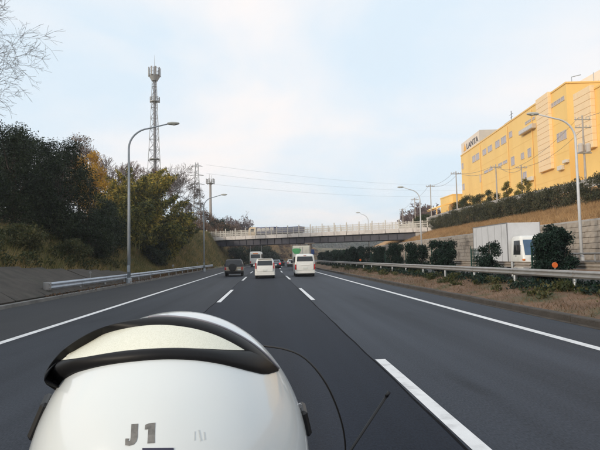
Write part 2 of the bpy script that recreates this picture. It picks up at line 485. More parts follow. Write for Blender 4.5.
flat = lambda z: (lambda u, y: z)
strip('shoulder', [-9.45, -5.52], flat(0), A_SH)
strip('road_lane', [-5.52, -1.95], flat(0), A_LEFT)
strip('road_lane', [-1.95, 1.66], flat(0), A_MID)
strip('road_lane', [1.66, 6.9], flat(0), A_RIGHT)
strip('opposite_road', [12.3, 20.3], flat(.05), A_SH)
lb = sorted(set([-400, -250, -150, -100, -70, -55, -45] + list(np.arange(-40, -26, 2.0)) + list(np.arange(-26, -12.4, .9)) + list(np.arange(-12.4, -9.8, .5)) + [-9.72]))
strip('left_bank', lb, lambda u, y: zL(u, y) - (.28 if (-13.0 < u < -9.75 and y < 47) else 0), SOIL_L, noise=.10)
strip('median', [7.28, 7.9, 8.5, 9.0, 9.5, 10.0, 10.5, 11.0, 11.5, 12.0, 12.3],
      lambda u, y: interp(u, [7.28, 8.5, 9.5, 11.3, 12.3], [.10, .28, .42, .42, .08]), SOIL_MED, noise=.03)
strip('right_verge', [20.3, 20.6, 21.0, 22, 23, 24.45], lambda u, y: zR(min(u, 24.39), y), SOIL_MED, noise=.02)
rb = sorted(set(list(np.arange(24.75, 33.6, .7)) + [33.2, 36, 40, 50, 70, 100, 150, 250, 400]))
strip('right_bank', rb, lambda u, y: zR(max(u, 24.41), y), SOIL_R, noise=.07)

# kerbs
def kerb_strip(name, u0, u1, z1, mat, piece=None):
    m = MB()
    ys = [y for y in YS if y <= 420]
    rows = [[(u0+cv(y), y, -.05), (u0+cv(y), y, z1), (u1+cv(y), y, z1), (u1+cv(y), y, -.05)] for y in ys]
    m.grid(rows)
    return tag(obj(name, m, mat), kind='structure')
kerb_strip('gutter', 6.90, 7.04, .012, GUTTER)
kerb_strip('kerb', -9.74, -9.45, .13, KERB_L)
# right kerb: single concrete kerb stones
kp = thing('kerb', None, None, (0, 0, 0)); kp['kind'] = 'structure'
km = MB(); km.box(-.115, .115, -.985, .985, -.1, .155, .02)
k0 = None
for i in range(60):
    y = -4 + 2.0*i
    if k0 is None:
        k0 = obj('kerb_stone', km, KERB, kp); o = k0
    else:
        o = k0.copy(); COL.objects.link(o); o.parent = kp
    o.location = (7.157 + cv(y+1), y+1, random.uniform(-.008, .008))
    o.rotation_euler = (0, 0, -math.atan((cv(y+2)-cv(y))/2))

# tar filled lane joints
TAR = M('tar_joint', (.009, .009, .011), .95, var=.3, scale=3, spec=.08)
for u0 in (-1.96, 1.645):
    m = MB(); rows = []
    for y in np.arange(-20, 160, 1.0):
        w_ = .008 + .012*random.random(); o_ = random.uniform(-.015, .015)
        rows.append([(u0+cv(y)+o_-w_, y, .0022), (u0+cv(y)+o_+w_, y, .0022)])
    m.grid(rows); tag(obj('tar_joint', m, TAR), kind='structure')
# painted markings
def paint_strip(name, u0, u1, y0, y1, step=4.0, z=.004):
    n = max(1, int((y1-y0)/step)); m = MB()
    m.grid([[(u0+cv(y), y, z), (u1+cv(y), y, z)] for y in np.linspace(y0, y1, n+1)])
    return tag(obj(name, m, PAINT), kind='structure')
paint_strip('edge_line', -5.62, -5.43, -30, 420)
paint_strip('edge_line', 5.45, 5.64, -30, 420)
paint_strip('edge_line', 12.75, 12.92, -30, 300, z=.054)
paint_strip('edge_line', 19.6, 19.8, -30, 300, z=.054)
for i in range(-1, 14):
    for u in (-1.93, 1.685):
        y1 = 8.35 + 20*i
        paint_strip('lane_dash', u, u+.16, y1-8, y1)
    y1 = 4 + 20*i
    paint_strip('lane_dash', 16.1, 16.26, y1-8, y1, z=.054)

def zT(x, y):
    u = x - cv(y)
    return zL(u, y) if u < 0 else zR(u, y)

# ------------------------------------------------------------------ vegetation helpers
def unit(n):
    d = rng.normal(size=(n, 3)); return d/np.linalg.norm(d, axis=1)[:, None]

def leaf_quads(P, a, b, droop=0.0, up=None):
    """one kite shaped leaf card per point"""
    n = len(P)
    d1 = unit(n)
    if droop: d1[:, 2] -= droop; d1 /= np.linalg.norm(d1, axis=1)[:, None]
    if up: d1[:, 2] = np.abs(d1[:, 2]) + up; d1 /= np.linalg.norm(d1, axis=1)[:, None]
    d2 = np.cross(d1, unit(n)); d2 /= (np.linalg.norm(d2, axis=1)[:, None] + 1e-6)
    s = rng.uniform(.6, 1.3, size=(n, 1))
    A = d1*a*s; B = d2*b*s
    V = np.stack([P, P + A*.45 + B, P + A, P + A*.5 - B], axis=1).reshape(-1, 3)
    Fq = np.arange(4*n).reshape(-1, 4)
    return V, Fq

def crown_points(clumps, n, shell=.5):
    c = np.array([k[:3] for k in clumps]); r = np.array([k[3] for k in clumps])
    w = r**2.2; w /= w.sum()
    idx = rng.choice(len(clumps), size=n, p=w)
    rad = rng.uniform(0, 1, n)**shell * rng.uniform(.8, 1.12, n)
    return c[idx] + unit(n) * (r[idx]*rad)[:, None] * np.array([1, 1, .85])

# pale mortar bed showing in the slab joints
m = MB(); rows = []
for y in np.arange(1, 47.5, 1.5):
    t_ = interp(y, [20, 30, 39, 48], [1.5, 1.15, .85, .5]); rows.append([(-9.80, y, .165), (-12.35 if y < 34 else -12.15, y+.85, .165 + (t_-.02)*.87)])
m.grid(rows); mj = obj('joint_bed', m, M('joint_mortar', (.13, .118, .105), .95, var=.25, scale=1.5))
tag(mj, kind='structure')
# leaf litter along the guardrail foot
P = []
for i in range(5200):
    y = 24 + 60*random.random()**1.2; P.append((random.gauss(-9.95, .22)+cv(y), y, .16+.02*random.random()))
V, Fq = leaf_quads(np.array(P), .09, .03)
tag(np_mesh('leaf_litter', V, Fq, L_BROWN), kind='stuff')
# concrete slope slabs at the foot of the left bank
sp = thing('slope_wall', 'low dark concrete slab facing at the foot of the left bank, before the guardrail', 'slope wall', (-9.9, 12, .1))
yy = 1.0
while yy < 46:
    wdt = 2.9
    y0, y1 = yy+.04, yy+wdt-.04
    top = interp((y0+y1)/2, [20, 30, 39, 48], [1.5, 1.15, .85, .5])
    ub = -9.80; ut = -12.75 if y1 < 34 else -12.45
    d = random.uniform(-.02, .02)
    P = [(ub, y0, .10), (ub, y1, .10), (ut, y1+.9, top+.1+d), (ut, y0+.9, top+.1+d)]
    nrm = (Vector(P[1])-Vector(P[0])).cross(Vector(P[3])-Vector(P[0])).normalized()
    if nrm.z < 0: nrm = -nrm
    m = MB()
    lo = [Vector(p) - nrm*.08 for p in P]; hi = [Vector(p) + nrm*.10 for p in P]
    m.add(lo+hi, [(0, 1, 2, 3), (4, 5, 6, 7), (0, 1, 5, 4), (1, 2, 6, 5), (2, 3, 7, 6), (3, 0, 4, 7)])
    obj('slab', m, SLAB, sp, world_of=sp)
    yy += wdt

# ------------------------------------------------------------------ stone retaining wall on the right
wall = thing('retaining_wall', 'tall stone block retaining wall beside the far carriageway', 'retaining wall', (24.5, 30, .5))
m = MB()
for a, b in zip(YS[:-1], YS[1:]):
    if a < 5 or a > 168: continue
    m.obox(((24.66+cv(a)+24.66+cv(b))/2, (a+b)/2, 2.1), (.13, 0, 0), ((cv(b)-cv(a))/2, (b-a)/2, 0), (0, 0, 1.85))
obj('backing', m, MORTAR, wall, world_of=wall)
m = MB()
for a, b in zip(YS[:-1], YS[1:]):
    if a < 5 or a > 168: continue
    m.obox(((24.60+cv(a)+24.60+cv(b))/2, (a+b)/2, 4.02), (.26, 0, 0), ((cv(b)-cv(a))/2, (b-a)/2-.01, 0), (0, 0, .07))
obj('coping', m, CONC, wall, world_of=wall)
protos = []
for v in range(4):
    for mt in (STONE, STONE2):
        bm_ = MB(); q = random.uniform(.12, .16)
        bm_.obox((0, 0, 0), (q, 0, 0), (0, .375, 0), (0, 0, .205), .03)
        bm_.v = [(x + random.uniform(-.015, .015), y + random.uniform(-.012, .012), z + random.uniform(-.012, .012)) for x, y, z in bm_.v]
        me = bpy.data.meshes.new('stone_block'); me.from_pydata(bm_.v, [], bm_.f); me.materials.append(mt); protos.append(me)
cells = []
for r in range(8):
    y = 12 + (r % 2)*.4
    while y < 166:
        cells.append((y, .55 + .43*r + .215)); y += .79
vis = sorted([c for c in cells if c[0] > 31], key=lambda c: c[0])[:296]
visset = set(vis)
for (y, z) in vis:
    me = random.choice(protos)
    o = bpy.data.objects.new('stone', me); COL.objects.link(o); o.parent = wall
    o.location = Vector((24.47 + cv(y) + random.uniform(-.03, .02), y, z)) - wall.location
m = MB()
for (y, z) in cells:
    if (y, z) in visset: continue
    x = 24.47 + cv(y) + random.uniform(-.03, .02)
    m.obox((x, y, z), (.12, 0, 0), (0, .37, 0), (0, 0, .20))
so = obj('stone', m, STONE, wall, world_of=wall, fixn=False); so['kind'] = 'stuff'

# low pale wall behind the hedge
lw = thing('low_wall', 'low pale concrete wall running above the clipped hedge', 'wall', (33, 70, 8.6))
for i in range(26):
    y0 = 40 + 4*i
    m = MB(); m.box(32.9+cv(y0+2), 33.12+cv(y0+2), y0+.015, y0+3.985, 7.4, interp(y0, [40, 66, 90, 150], [9.0, 9.25, 9.65, 9.8]), .02)
    obj('panel', m, CONC, lw, world_of=lw)

def limb(m, p0, p1, r0, r1, n=6, wob=.06, seg=5):
    p0, p1 = Vector(p0), Vector(p1); L = (p1-p0).length
    pts = [p0.lerp(p1, i/seg) + (Vector((random.uniform(-1, 1), random.uniform(-1, 1), random.uniform(-.4, .4)))*L*wob if 0 < i < seg else Vector()) for i in range(seg+1)]
    m.tube(pts, r0, n, True, r1)
    return pts

def leafy_tree(name, label, cat, x, y, h, r, mat, nleaf=9000, leaf=.24, group=None, bark=BARK, base=None, low=.25, clumps=26, crs=.38, droop=.2, squash=1.0, trunk_r=.2, aspect=.42, lean=(0, 0)):
    z0 = zT(x, y) - .1 if base is None else base
    t = thing(name, label, cat, (x, y, z0), 0, group)
    cl = []
    for i in range(clumps):
        th = 2*math.pi*random.random(); q = random.random()
        zz = h*(low + (1-low)*(.06 + .90*(i+.5)/clumps))
        prof = math.sin(math.pi*min(1, max(0.05, ((zz/h)-low)/(1-low)*.80+.18)))**.65
        rr = r*prof*math.sqrt(random.uniform(.15, 1))*.85
        cr = r*crs*random.uniform(.7, 1.25)*(.6+.5*prof)
        cl.append((rr*math.cos(th)*squash + lean[0]*zz/h, rr*math.sin(th) + lean[1]*zz/h, min(zz, h-cr*.75), cr))
    tm = MB()
    limb(tm, (0, 0, 0), (lean[0]*.7, lean[1]*.7, h*.72), trunk_r, trunk_r*.3, 8, .02)
    for c in cl[::2]:
        limb(tm, (lean[0]*c[2]/h*.5, lean[1]*c[2]/h*.5, max(h*.1, c[2]*.55)), c[:3], trunk_r*.32, trunk_r*.08, 5, .05)
    obj('trunk', tm, bark, t, smooth=True)
    P = crown_points(cl, nleaf)
    V, Fq = leaf_quads(P, leaf, leaf*aspect*.5, droop)
    np_mesh('crown', V, Fq, mat, t)
    return t

def bare_tree(name, label, cat, x, y, h, spread, mat, depth=6, group=None, base=None, seed=1, r0=.17, twig=.012, lean=(0, 0), kidsn=(2, 3), first=.3, gravity=0.0):
    rr = random.Random(seed)
    z0 = zT(x, y) - .1 if base is None else base
    t = thing(name, label, cat, (x, y, z0), 0, group)
    tm, bmh = MB(), MB()
    def grow(p, d, L, r, k):
        m = tm if k <= 1 else bmh
        n = 3 if k < 3 else 2
        pts = [p]; q = p; dd = d.copy()
        for i in range(n):
            dd = (dd + Vector((rr.uniform(-1, 1), rr.uniform(-1, 1), rr.uniform(-.6, .8) - gravity*k))*.14).normalized()
            q = q + dd*L/n; pts.append(q)
        r1 = max(twig, r*.62)
        m.tube(pts, r, 7 if k < 2 else (4 if k < 4 else 3), False, r1)
        if k >= depth: return
        nk = rr.randint(*kidsn) + (1 if k in (0, 1) else 0)
        for i in range(nk):
            th = rr.uniform(0, 2*math.pi); tilt = rr.uniform(.35, .85)*spread
            u = dd.cross(Vector((rr.uniform(-1, 1), rr.uniform(-1, 1), rr.uniform(-1, 1)))).normalized()
            nd = (dd*math.cos(tilt) + u*math.sin(tilt)).normalized()
            start = pts[-1] if i < 2 else pts[rr.randint(1, len(pts)-1)]
            grow(start, nd, L*rr.uniform(.62, .86), max(twig, r1*rr.uniform(.6, .85)), k+1)
    L0 = h*first
    grow(Vector((0, 0, 0)), Vector((lean[0], lean[1], 1)).normalized(), L0, r0, 0)
    # scale to the wanted height
    top = max(v[2] for v in bmh.v); k = h/top
    for m in (tm, bmh): m.v = [(a*k, b*k, c*k) for a, b, c in m.v]
    obj('trunk', tm, mat, t, smooth=True)
    np_mesh('crown', bmh.v, [f if len(f) == 4 else f + (f[-1],) for f in bmh.f], mat, t)
    return t

def bamboo(name, label, x, y, h, r, mat, canes=26, per=330, leaf=.34, base=None, group=None):
    z0 = zT(x, y) - .1 if base is None else base
    t = thing(name, label, 'bamboo', (x, y, z0), 0, group)
    cm = MB(); pts_all = []
    for i in range(canes):
        th = random.uniform(0, 2*math.pi); q = r*.55*math.sqrt(random.random())
        bx_, by_ = q*math.cos(th), q*math.sin(th)
        hh = h*random.uniform(.55, 1.0)*(1-.25*q/r)
        ob = random.uniform(.5, 1.15)*r*.75; a2 = th + random.uniform(-.7, .7)
        pts = []
        for k in range(9):
            f = k/8
            out = ob*f**2.4
            pts.append(Vector((bx_+math.cos(a2)*out, by_+math.sin(a2)*out, hh*(f - .16*f**4))))
        cm.tube(pts, .035, 5, False, .008)
        for k in range(per):
            f = random.uniform(.22, 1.0)**.8
            j = min(7, int(f*8)); p = pts[j].lerp(pts[j+1], f*8-j)
            w = .25 + .75*math.sin(math.pi*min(1, f*1.02))**.8*.8
            pts_all.append(p + Vector((random.gauss(0, .38), random.gauss(0, .38), random.gauss(-.12, .3)))*w)
    obj('cane', cm, BAMBOO_C, t)
    t.children[0]['kind'] = 'stuff'
    V, Fq = leaf_quads(np.array(pts_all), leaf*1.15, leaf*.2, .75)
    np_mesh('foliage', V, Fq, mat, t)
    return t

def grass(name, pts, hgt, wid, mat, label=None, lean=.5):
    P = np.asarray(pts, dtype=float); n = len(P)
    th = rng.uniform(0, 2*math.pi, n)
    dx_ = np.cos(th)*wid; dy_ = np.sin(th)*wid
    hh = hgt*rng.uniform(.5, 1.4, n)
    l = rng.normal(size=(n, 2))*lean*hh[:, None]
    V = np.empty((n, 3, 3))
    V[:, 0] = P + np.stack([-dx_, -dy_, np.full(n, -.03)], 1)
    V[:, 1] = P + np.stack([dx_, dy_, np.full(n, -.03)], 1)
    V[:, 2] = P + np.stack([l[:, 0], l[:, 1], hh], 1)
    o = np_mesh(name, V.reshape(-1, 3), np.arange(3*n).reshape(-1, 3), mat)
    return tag(o, label, None, None, 'stuff')

# ------------------------------------------------------------------ left bank planting
EV = 'dark evergreen trees on the left bank'
leafy_tree('evergreen_tree', 'dark evergreen tree at the left edge of the photo, on the bank', 'tree', -18.6, 40, 7.9, 3.2, L_DARK, 36000, .17, EV, low=.0, clumps=46)
leafy_tree('evergreen_tree', 'broad round dark evergreen tree just left of the yellow leaved tree', 'tree', -16.5, 43, 8.3, 2.9, L_DARK, 38000, .17, EV, low=.0, clumps=50)
leafy_tree('evergreen_tree', 'dark evergreen tree standing behind the two front evergreens', 'tree', -21.0, 47, 7.6, 3.6, L_DARK, 20000, .22, EV, low=.0, clumps=36)
leafy_tree('evergreen_tree', 'low dark evergreen at the top of the bank, under the bare overhanging tree', 'tree', -19.0, 34.5, 5.6, 2.6, L_DARK, 22000, .16, EV, low=.0, clumps=30)
leafy_tree('evergreen_shrub', 'low dark green shrub in front of the round evergreen on the bank', 'shrub', -14.3, 43.5, 3.9, 2.2, L_DARK, 18000, .15, 'dark shrubs on the left bank', low=0, clumps=22)
leafy_tree('evergreen_shrub', 'dark green shrub between the round evergreen and the first street lamp', 'shrub', -14.3, 50, 5.6, 2.5, L_DARK, 20000, .16, 'dark shrubs on the left bank', low=0, clumps=24)
leafy_tree('autumn_tree', 'tree with golden yellow leaves behind the dark round evergreen', 'tree', -18.9, 58, 9.2, 2.2, L_YELLOW, 14000, .20, low=.1, clumps=28)
leafy_tree('brown_tree', 'reddish brown leaved tree behind the golden yellow tree', 'tree', -22.8, 66, 11.6, 2.6, L_BROWN, 9000, .18, low=.3, clumps=24)
leafy_tree('evergreen_shrub', 'dark green shrub filling the gap behind the front evergreens', 'shrub', -18.4, 48.5, 5.0, 2.8, L_DARK, 16000, .18, 'dark shrubs on the left bank', low=0, clumps=26)
bare_tree('bare_tree', 'reddish leafless tree behind the bamboo, left of the first lamp post', 'tree', -20.8, 76, 9.6, .8, TWIG_RED, 7, 'leafless trees on the left bank', seed=3, twig=.018, kidsn=(3, 3))
bare_tree('bare_tree', 'reddish leafless tree between the golden tree and the first lamp post', 'tree', -23.2, 72, 10.4, .8, TWIG_RED, 7, 'leafless trees on the left bank', seed=4, twig=.018, kidsn=(3, 3))
bare_tree('bare_tree', 'thin reddish leafless tree beside the lattice tower foot', 'tree', -18.9, 84, 9.6, .75, TWIG_RED, 7, 'leafless trees on the left bank', seed=5, twig=.018, kidsn=(3, 3))
bare_tree('bare_tree', 'leafless tree whose twigs overhang the top left corner of the photo', 'tree', -22.6, 28.5, 15.9, 1.0, BARK_G, 8, 'leafless trees on the left bank', seed=11, twig=.0055, r0=.2, lean=(.06, .05), first=.22, kidsn=(3, 3))
bare_tree('bare_tree', 'leafless tree at the left photo edge, its twigs just above the evergreens', 'tree', -21.5, 34, 13.0, 1.0, BARK_G, 8, 'leafless trees on the left bank', seed=14, twig=.0055, r0=.17, lean=(.05, .0), first=.22, kidsn=(3, 3))
bare_tree('bare_tree', 'wide leafless dark tree right of the bamboo with an arching limb', 'tree', -16.2, 92, 11.2, .9, BARK_G, 7, 'leafless trees on the left bank', seed=21, twig=.014, r0=.2, lean=(.02, 0), first=.2, kidsn=(3, 3))
bare_tree('bare_tree', 'smaller leafless tree on the slope just above the second lamp', 'tree', -16.0, 100, 6.2, .95, BARK_G, 7, 'leafless trees on the left bank', seed=23, twig=.016, r0=.14, first=.24)
for (x, y, h, r, lb_) in [(-14.6, 27.5, 1.5, 1.3, 'dull green bush on the grassy slope at the left edge of the photo'), (-15.2, 33.5, 1.6, 1.5, 'dull green bush on the grassy slope above the guardrail end'), (-13.9, 38.5, 1.7, 1.3, 'dull green bush at the slab top, left of the first lamp post')]:
    leafy_tree('slope_bush', lb_, 'bush', x, y, h, r, L_WEED, 5200, .15, 'bushes on the left slope', low=0, clumps=16, trunk_r=.04)
bamboo('bamboo_clump', 'tall bamboo clump with yellow tops behind the first left street lamp', -15.8, 66, 12.6, 4.0, L_BAMBOO, 56, 460, group='bamboo on the left bank')
bamboo('bamboo_clump', 'lower dark green bamboo clump left of the first street lamp', -15.2, 57, 7.6, 3.4, L_BAMBOO_G, 36, 400, group='bamboo on the left bank')
bamboo('bamboo_clump', 'yellow green bamboo clump right of the first street lamp', -13.6, 73, 9.6, 3.4, L_BAMBOO, 40, 420, group='bamboo on the left bank')
bamboo('bamboo_clump', 'dark drooping bamboo clump farthest right, under the leafless tree', -13.4, 81, 6.4, 2.8, L_BAMBOO_G, 34, 400, group='bamboo on the left bank')
bamboo('bamboo_clump', 'broad low bamboo clump close behind the guardrail, under the tall clump', -13.2, 64, 6.2, 3.4, L_BAMBOO_G, 36, 400, group='bamboo on the left bank')
bamboo('bamboo_clump', 'back bamboo clump with golden tops between the golden tree and the tall clump', -18.4, 67, 9.0, 3.4, L_BAMBOO, 36, 380, group='bamboo on the left bank')
leafy_tree('evergreen_shrub', 'dark green shrub at the guardrail below the bamboo clumps', 'shrub', -12.6, 62, 3.0, 1.8, L_DARK, 8000, .22, 'dark shrubs on the left bank', low=0, clumps=20)
leafy_tree('evergreen_shrub', 'dark rounded shrub below the leafless tree, before the grassy slope', 'shrub', -13.6, 77, 3.0, 1.7, L_DARK, 8000, .22, 'dark shrubs on the left bank', low=0, clumps=20)

# weeds and grass on the left bank
pts = []
for i in range(34000):
    y = random.uniform(20, 62); u = random.uniform(-18.5, -11.6)
    if u > -12.7 and y < 46: continue
    pts.append((u, y, zL(u, y)))
grass('bank_grass', pts, .38, .018, L_GRASS_L)
pts = []
for i in range(36000):
    y = random.uniform(62, 132); u = random.uniform(-15.5, -10.3)
    pts.append((u+cv(y), y, zL(u, y)))
grass('bank_grass', pts, .5, .03, L_GRASS_L)
pts = []
for i in range(9000):
    y = random.uniform(30, 95); u = random.uniform(-11.4, -9.85)
    if y < 46 and u < -10.6: continue
    pts.append((u+cv(y), y, max(.12, zL(u, y))))
grass('verge_grass', pts, .22, .014, L_GRASS_M)
cl = []
for i in range(120):
    y = random.uniform(22, 50); u = random.uniform(-17.5, -12.9)
    cl.append((u, y, zL(u, y)+.2, random.uniform(.25, .6)))
V, Fq = leaf_quads(crown_points(cl, 16000), .17, .05, 0, .3)
tag(np_mesh('bank_weeds', V, Fq, L_WEED), kind='stuff')
cl = []
for i in range(150):
    y = random.uniform(120, 340); u = random.uniform(-22, -10.8)
    cl.append((u+cv(y), y, zL(u, y)+.6, random.uniform(.6, 2.0)))
V, Fq = leaf_quads(crown_points(cl, 22000), .5, .16, 0, .3)
tag(np_mesh('far_bank_scrub', V, Fq, L_BROWN), kind='stuff')
pts = []
for i in range(30000):
    y = random.uniform(130, 340); u = random.uniform(-20, -10.3)
    pts.append((u+cv(y), y, zL(u, y)))
grass('bank_grass', pts, .8, .07, L_GRASS_D)

cl = []
for i in range(190):
    y = random.uniform(178, 420); u = random.uniform(24.8, 75)
    cl.append((u+cv(y), y, zR(u, y)+.5, random.uniform(.8, 2.2)))
L_FARSCRUB = leaf_mat('leaf_far_scrub', [(.04, .05, .035), (.075, .08, .055), (.13, .11, .08)], trans=.1, nscale=.1)
V, Fq = leaf_quads(crown_points(cl, 24000), .7, .24, 0, .3)
tag(np_mesh('far_bank_scrub', V, Fq, L_FARSCRUB), kind='stuff')
# right bank dry grass
pts = []
for i in range(60000):
    y = 28 + 90*random.random()**1.3; u = random.uniform(24.8, 29.2)
    pts.append((u+cv(y), y, zR(max(24.42, u), y)))
grass('dry_grass', pts, .33, .022, L_GRASS_D)
# median grass and weeds
pts = []
for i in range(11000):
    y = 5 + 60*random.random()**1.5; u = random.uniform(7.35, 9.9)
    pts.append((u+cv(y), y, interp(u, [7.28, 8.5, 9.5, 11.3], [.10, .28, .42, .42])))
grass('median_grass', pts, .13, .009, L_GRASS_M, lean=.9)
cl = []
for i in range(110):
    y = 7 + 60*random.random()**1.3; u = random.uniform(8.3, 10.2)
    cl.append((u+cv(y), y, interp(u, [7.28, 8.5, 9.5, 11.3], [.10, .28, .42, .42])+.05, random.uniform(.12, .34)))
V, Fq = leaf_quads(crown_points(cl, 14000), .11, .03, 0, .3)
tag(np_mesh('median_weeds', V, Fq, L_WEED), kind='stuff')

cl = []
for i in range(620):
    y = 6 + 110*random.random()**1.4; u = random.uniform(9.0, 11.2)
    cl.append((u+cv(y), y, .36+random.uniform(0, .12), random.uniform(.16, .36)))
V, Fq = leaf_quads(crown_points(cl, 42000), .12, .035, 0, .2)
tag(np_mesh('median_ground_cover', V, Fq, L_SHRUB), kind='stuff')  # dark low plants, also standing in for the shade under the near rail

# ------------------------------------------------------------------ hedge on the right bank
hd = thing('hedge', 'long clipped dark hedge along the top of the dry grass slope', 'hedge', (29.6, 60, 5.9))
cl = []
for i in range(560):
    y = random.uniform(34, 97); u = 29.6 + random.uniform(-.75, .75)
    zb = zR(29.6, y)
    cl.append((u+cv(y), y, zb + random.uniform(-.1, 2.15) + random.uniform(-.1, .25), random.uniform(.42, .72)))
P = crown_points(cl, 90000, .4)
zh = np.array([zR(29.6, yy_) for yy_ in P[:, 1]])
P = P[(P[:, 2]-zh < 2.42 + .10*np.sin(P[:, 1]*1.7) + rng.normal(size=len(P))*.07)]
V, Fq = leaf_quads(P, .20, .04, 0, .5)
np_mesh('foliage', V - np.array(hd.location), Fq, L_HEDGE, hd)
hs = MB()
for i in range(60):
    y = 34.5 + i*1.04
    hs.tube([(29.6+cv(y), y, zR(29.6, y)-.1), (29.6+cv(y)+random.uniform(-.1, .1), y, zR(29.6, y)+1.7)], .04, 5)
o = obj('stem', hs, BARK, hd, world_of=hd); o['kind'] = 'stuff'
# bushes behind the low wall
for k, (x, y, h, r, mt, lb_) in enumerate([
        (35.2, 93, 2.6, 1.7, L_GREEN, 'olive green bush behind the low wall, at the left corner of the yellow building'),
        (35.4, 89, 3.0, 1.7, L_GREEN, 'second olive bush from the left corner of the yellow building'),
        (35.6, 85, 2.7, 1.6, L_GREEN, 'third olive bush from the left corner of the yellow building'),
        (35.6, 81, 2.9, 1.5, L_GREEN, 'olive bush just left of the utility pole with a crossarm'),
        (36.6, 77.5, 3.7, .9, L_BAMBOO, 'narrow yellowish bush just right of the utility pole with a crossarm'),
        (36.6, 72, 3.2, 1.2, L_BAMBOO, 'rounded yellowish bush between the two utility poles before the building')]):
    leafy_tree('bush', lb_, 'bush', x, y, h, r, mt, 3500, .2, 'bushes in front of the yellow building', low=0, clumps=14, trunk_r=.06)

# ------------------------------------------------------------------ median shrubs with netting
ordn = ['second', 'third', 'fourth', 'fifth', 'sixth', 'seventh', 'eighth', 'ninth', 'tenth']
SG = 'clipped shrubs along the median'
shrub_y = [12.6, 18.66, 24.8, 30.6, 36.5, 43.0, 49.0] + [55 + 6*i for i in range(16)]
for i, y in enumerate(shrub_y):
    if i == 0: continue
    x = 10.5 + cv(y)
    if i == 1: lb_ = 'bushy dark median shrub hiding the cab front of the white truck'
    elif i == 2: lb_ = 'thin see-through median shrub in front of the rear of the white truck box'
    elif i-2 <= 9 and i > 2: lb_ = '%s dark median shrub from the thin one, towards the bridge' % ordn[i-3] if i > 3 else 'squarish dark median shrub next to the thin one, in front of bare stone wall'
    else: lb_ = 'small far dark shrub in the median row towards and under the bridge'
    t = thing('median_shrub', lb_, 'shrub', (x, y, .4), 0, SG)
    cl = []
    w = [.85, .78, .7, .8][i % 4]
    if i == 1:
        for k in range(26): cl.append((random.uniform(-.5, .5), random.uniform(-.45, .5), random.uniform(.3, 1.7), random.uniform(.25, .4)))
        for k in range(9): cl.append((random.uniform(-.1, .6), random.uniform(-.4, .3), random.uniform(1.75, 2.1), random.uniform(.18, .28)))
        for k in range(6): cl.append((random.uniform(-.7, -.2), random.uniform(-.4, .3), random.uniform(1.45, 1.8), random.uniform(.18, .28)))
        n = 13000
    elif i == 2:
        for k in range(15): cl.append((random.uniform(-.5, .5), random.uniform(-.4, .4), random.uniform(.3, 1.75), random.uniform(.18, .32)))
        n = 3800
    else:
        hh = random.uniform(2.05, 2.4)
        for k in range(34): cl.append((random.uniform(-w, w)*.8, random.uniform(-.5, .5), random.uniform(.3, hh-.25), random.uniform(.26, .42)))
        n = max(2600, int(11000 - 100*y))
    sz = .075 if y < 60 else .15
    P = crown_points(cl, n if i == 2 else int(n*1.9), .42)
    if i > 2: P = P[(np.abs(P[:, 0]) < w*.93 + rng.normal(size=len(P))*.03) & (P[:, 2] < hh + .05*np.sin(P[:, 0]*6) + rng.normal(size=len(P))*.04)]
    V, Fq = leaf_quads(P, sz*1.25, sz*.36)
    np_mesh('foliage', V, Fq, L_SHRUB, t)
    tm = MB()
    for k in range(5): limb(tm, (random.uniform(-.12, .12), random.uniform(-.12, .12), -.05), (random.uniform(-.45, .45), random.uniform(-.35, .35), random.uniform(1.1, 1.7)), .028, .01, 5)
    obj('stem', tm, BARK, t)
    if y < 90:
        nm = MB()
        wn = .62 if i != 2 else .5
        for k in range(int(wn*2/.07)+1):
            xx = -wn + .07*k; nm.box(xx-.012, xx+.012, .40, .415, .12, 1.5)
        for k in range(20): nm.box(-wn, wn, .415, .43, .14+k*.07, .164+k*.07)
        no = obj('netting', nm, NETTING, t, fixn=False)
        pm = MB(); pm.tube([(wn+.03, .42, -.1), (wn+.03, .42, 1.62)], .022, 6)
        obj('post', pm, NETTING, t)
        pm = MB(); pm.tube([(-wn-.03, .42, -.1), (-wn-.03, .42, 1.62)], .022, 6)
        obj('post', pm, NETTING, t)

# ------------------------------------------------------------------ guardrails
def wbeam(L, hgt=.33, depth=.07, flip=1):
    prof = []
    for k in range(13):
        f = k/12
        prof.append((flip*depth*(.5-.5*math.cos(4*math.pi*f)), -hgt/2 + hgt*f))
    m = MB()
    th = .006*flip
    rows = [[(p[0]-depth*.5*flip, yy, p[1]) for p in prof] for yy in (0, L)]
    m.grid(rows)
    m.grid([[(x-th, y_, z) for (x, y_, z) in r] for r in rows])
    m.grid([[(p[0]-depth*.5*flip+th*1.6, yy, p[1]*1.01) for p in prof] for yy in (-.17, .17)])     # overlapped joint and its bolts
    for yy in (-.11, .11):
        for zz in (-hgt*.25, hgt*.25): m.box(min(depth*.5*flip, depth*.5*flip+.022*flip), max(depth*.5*flip, depth*.5*flip+.022*flip), yy-.018, yy+.018, zz-.018, zz+.018)
    return m

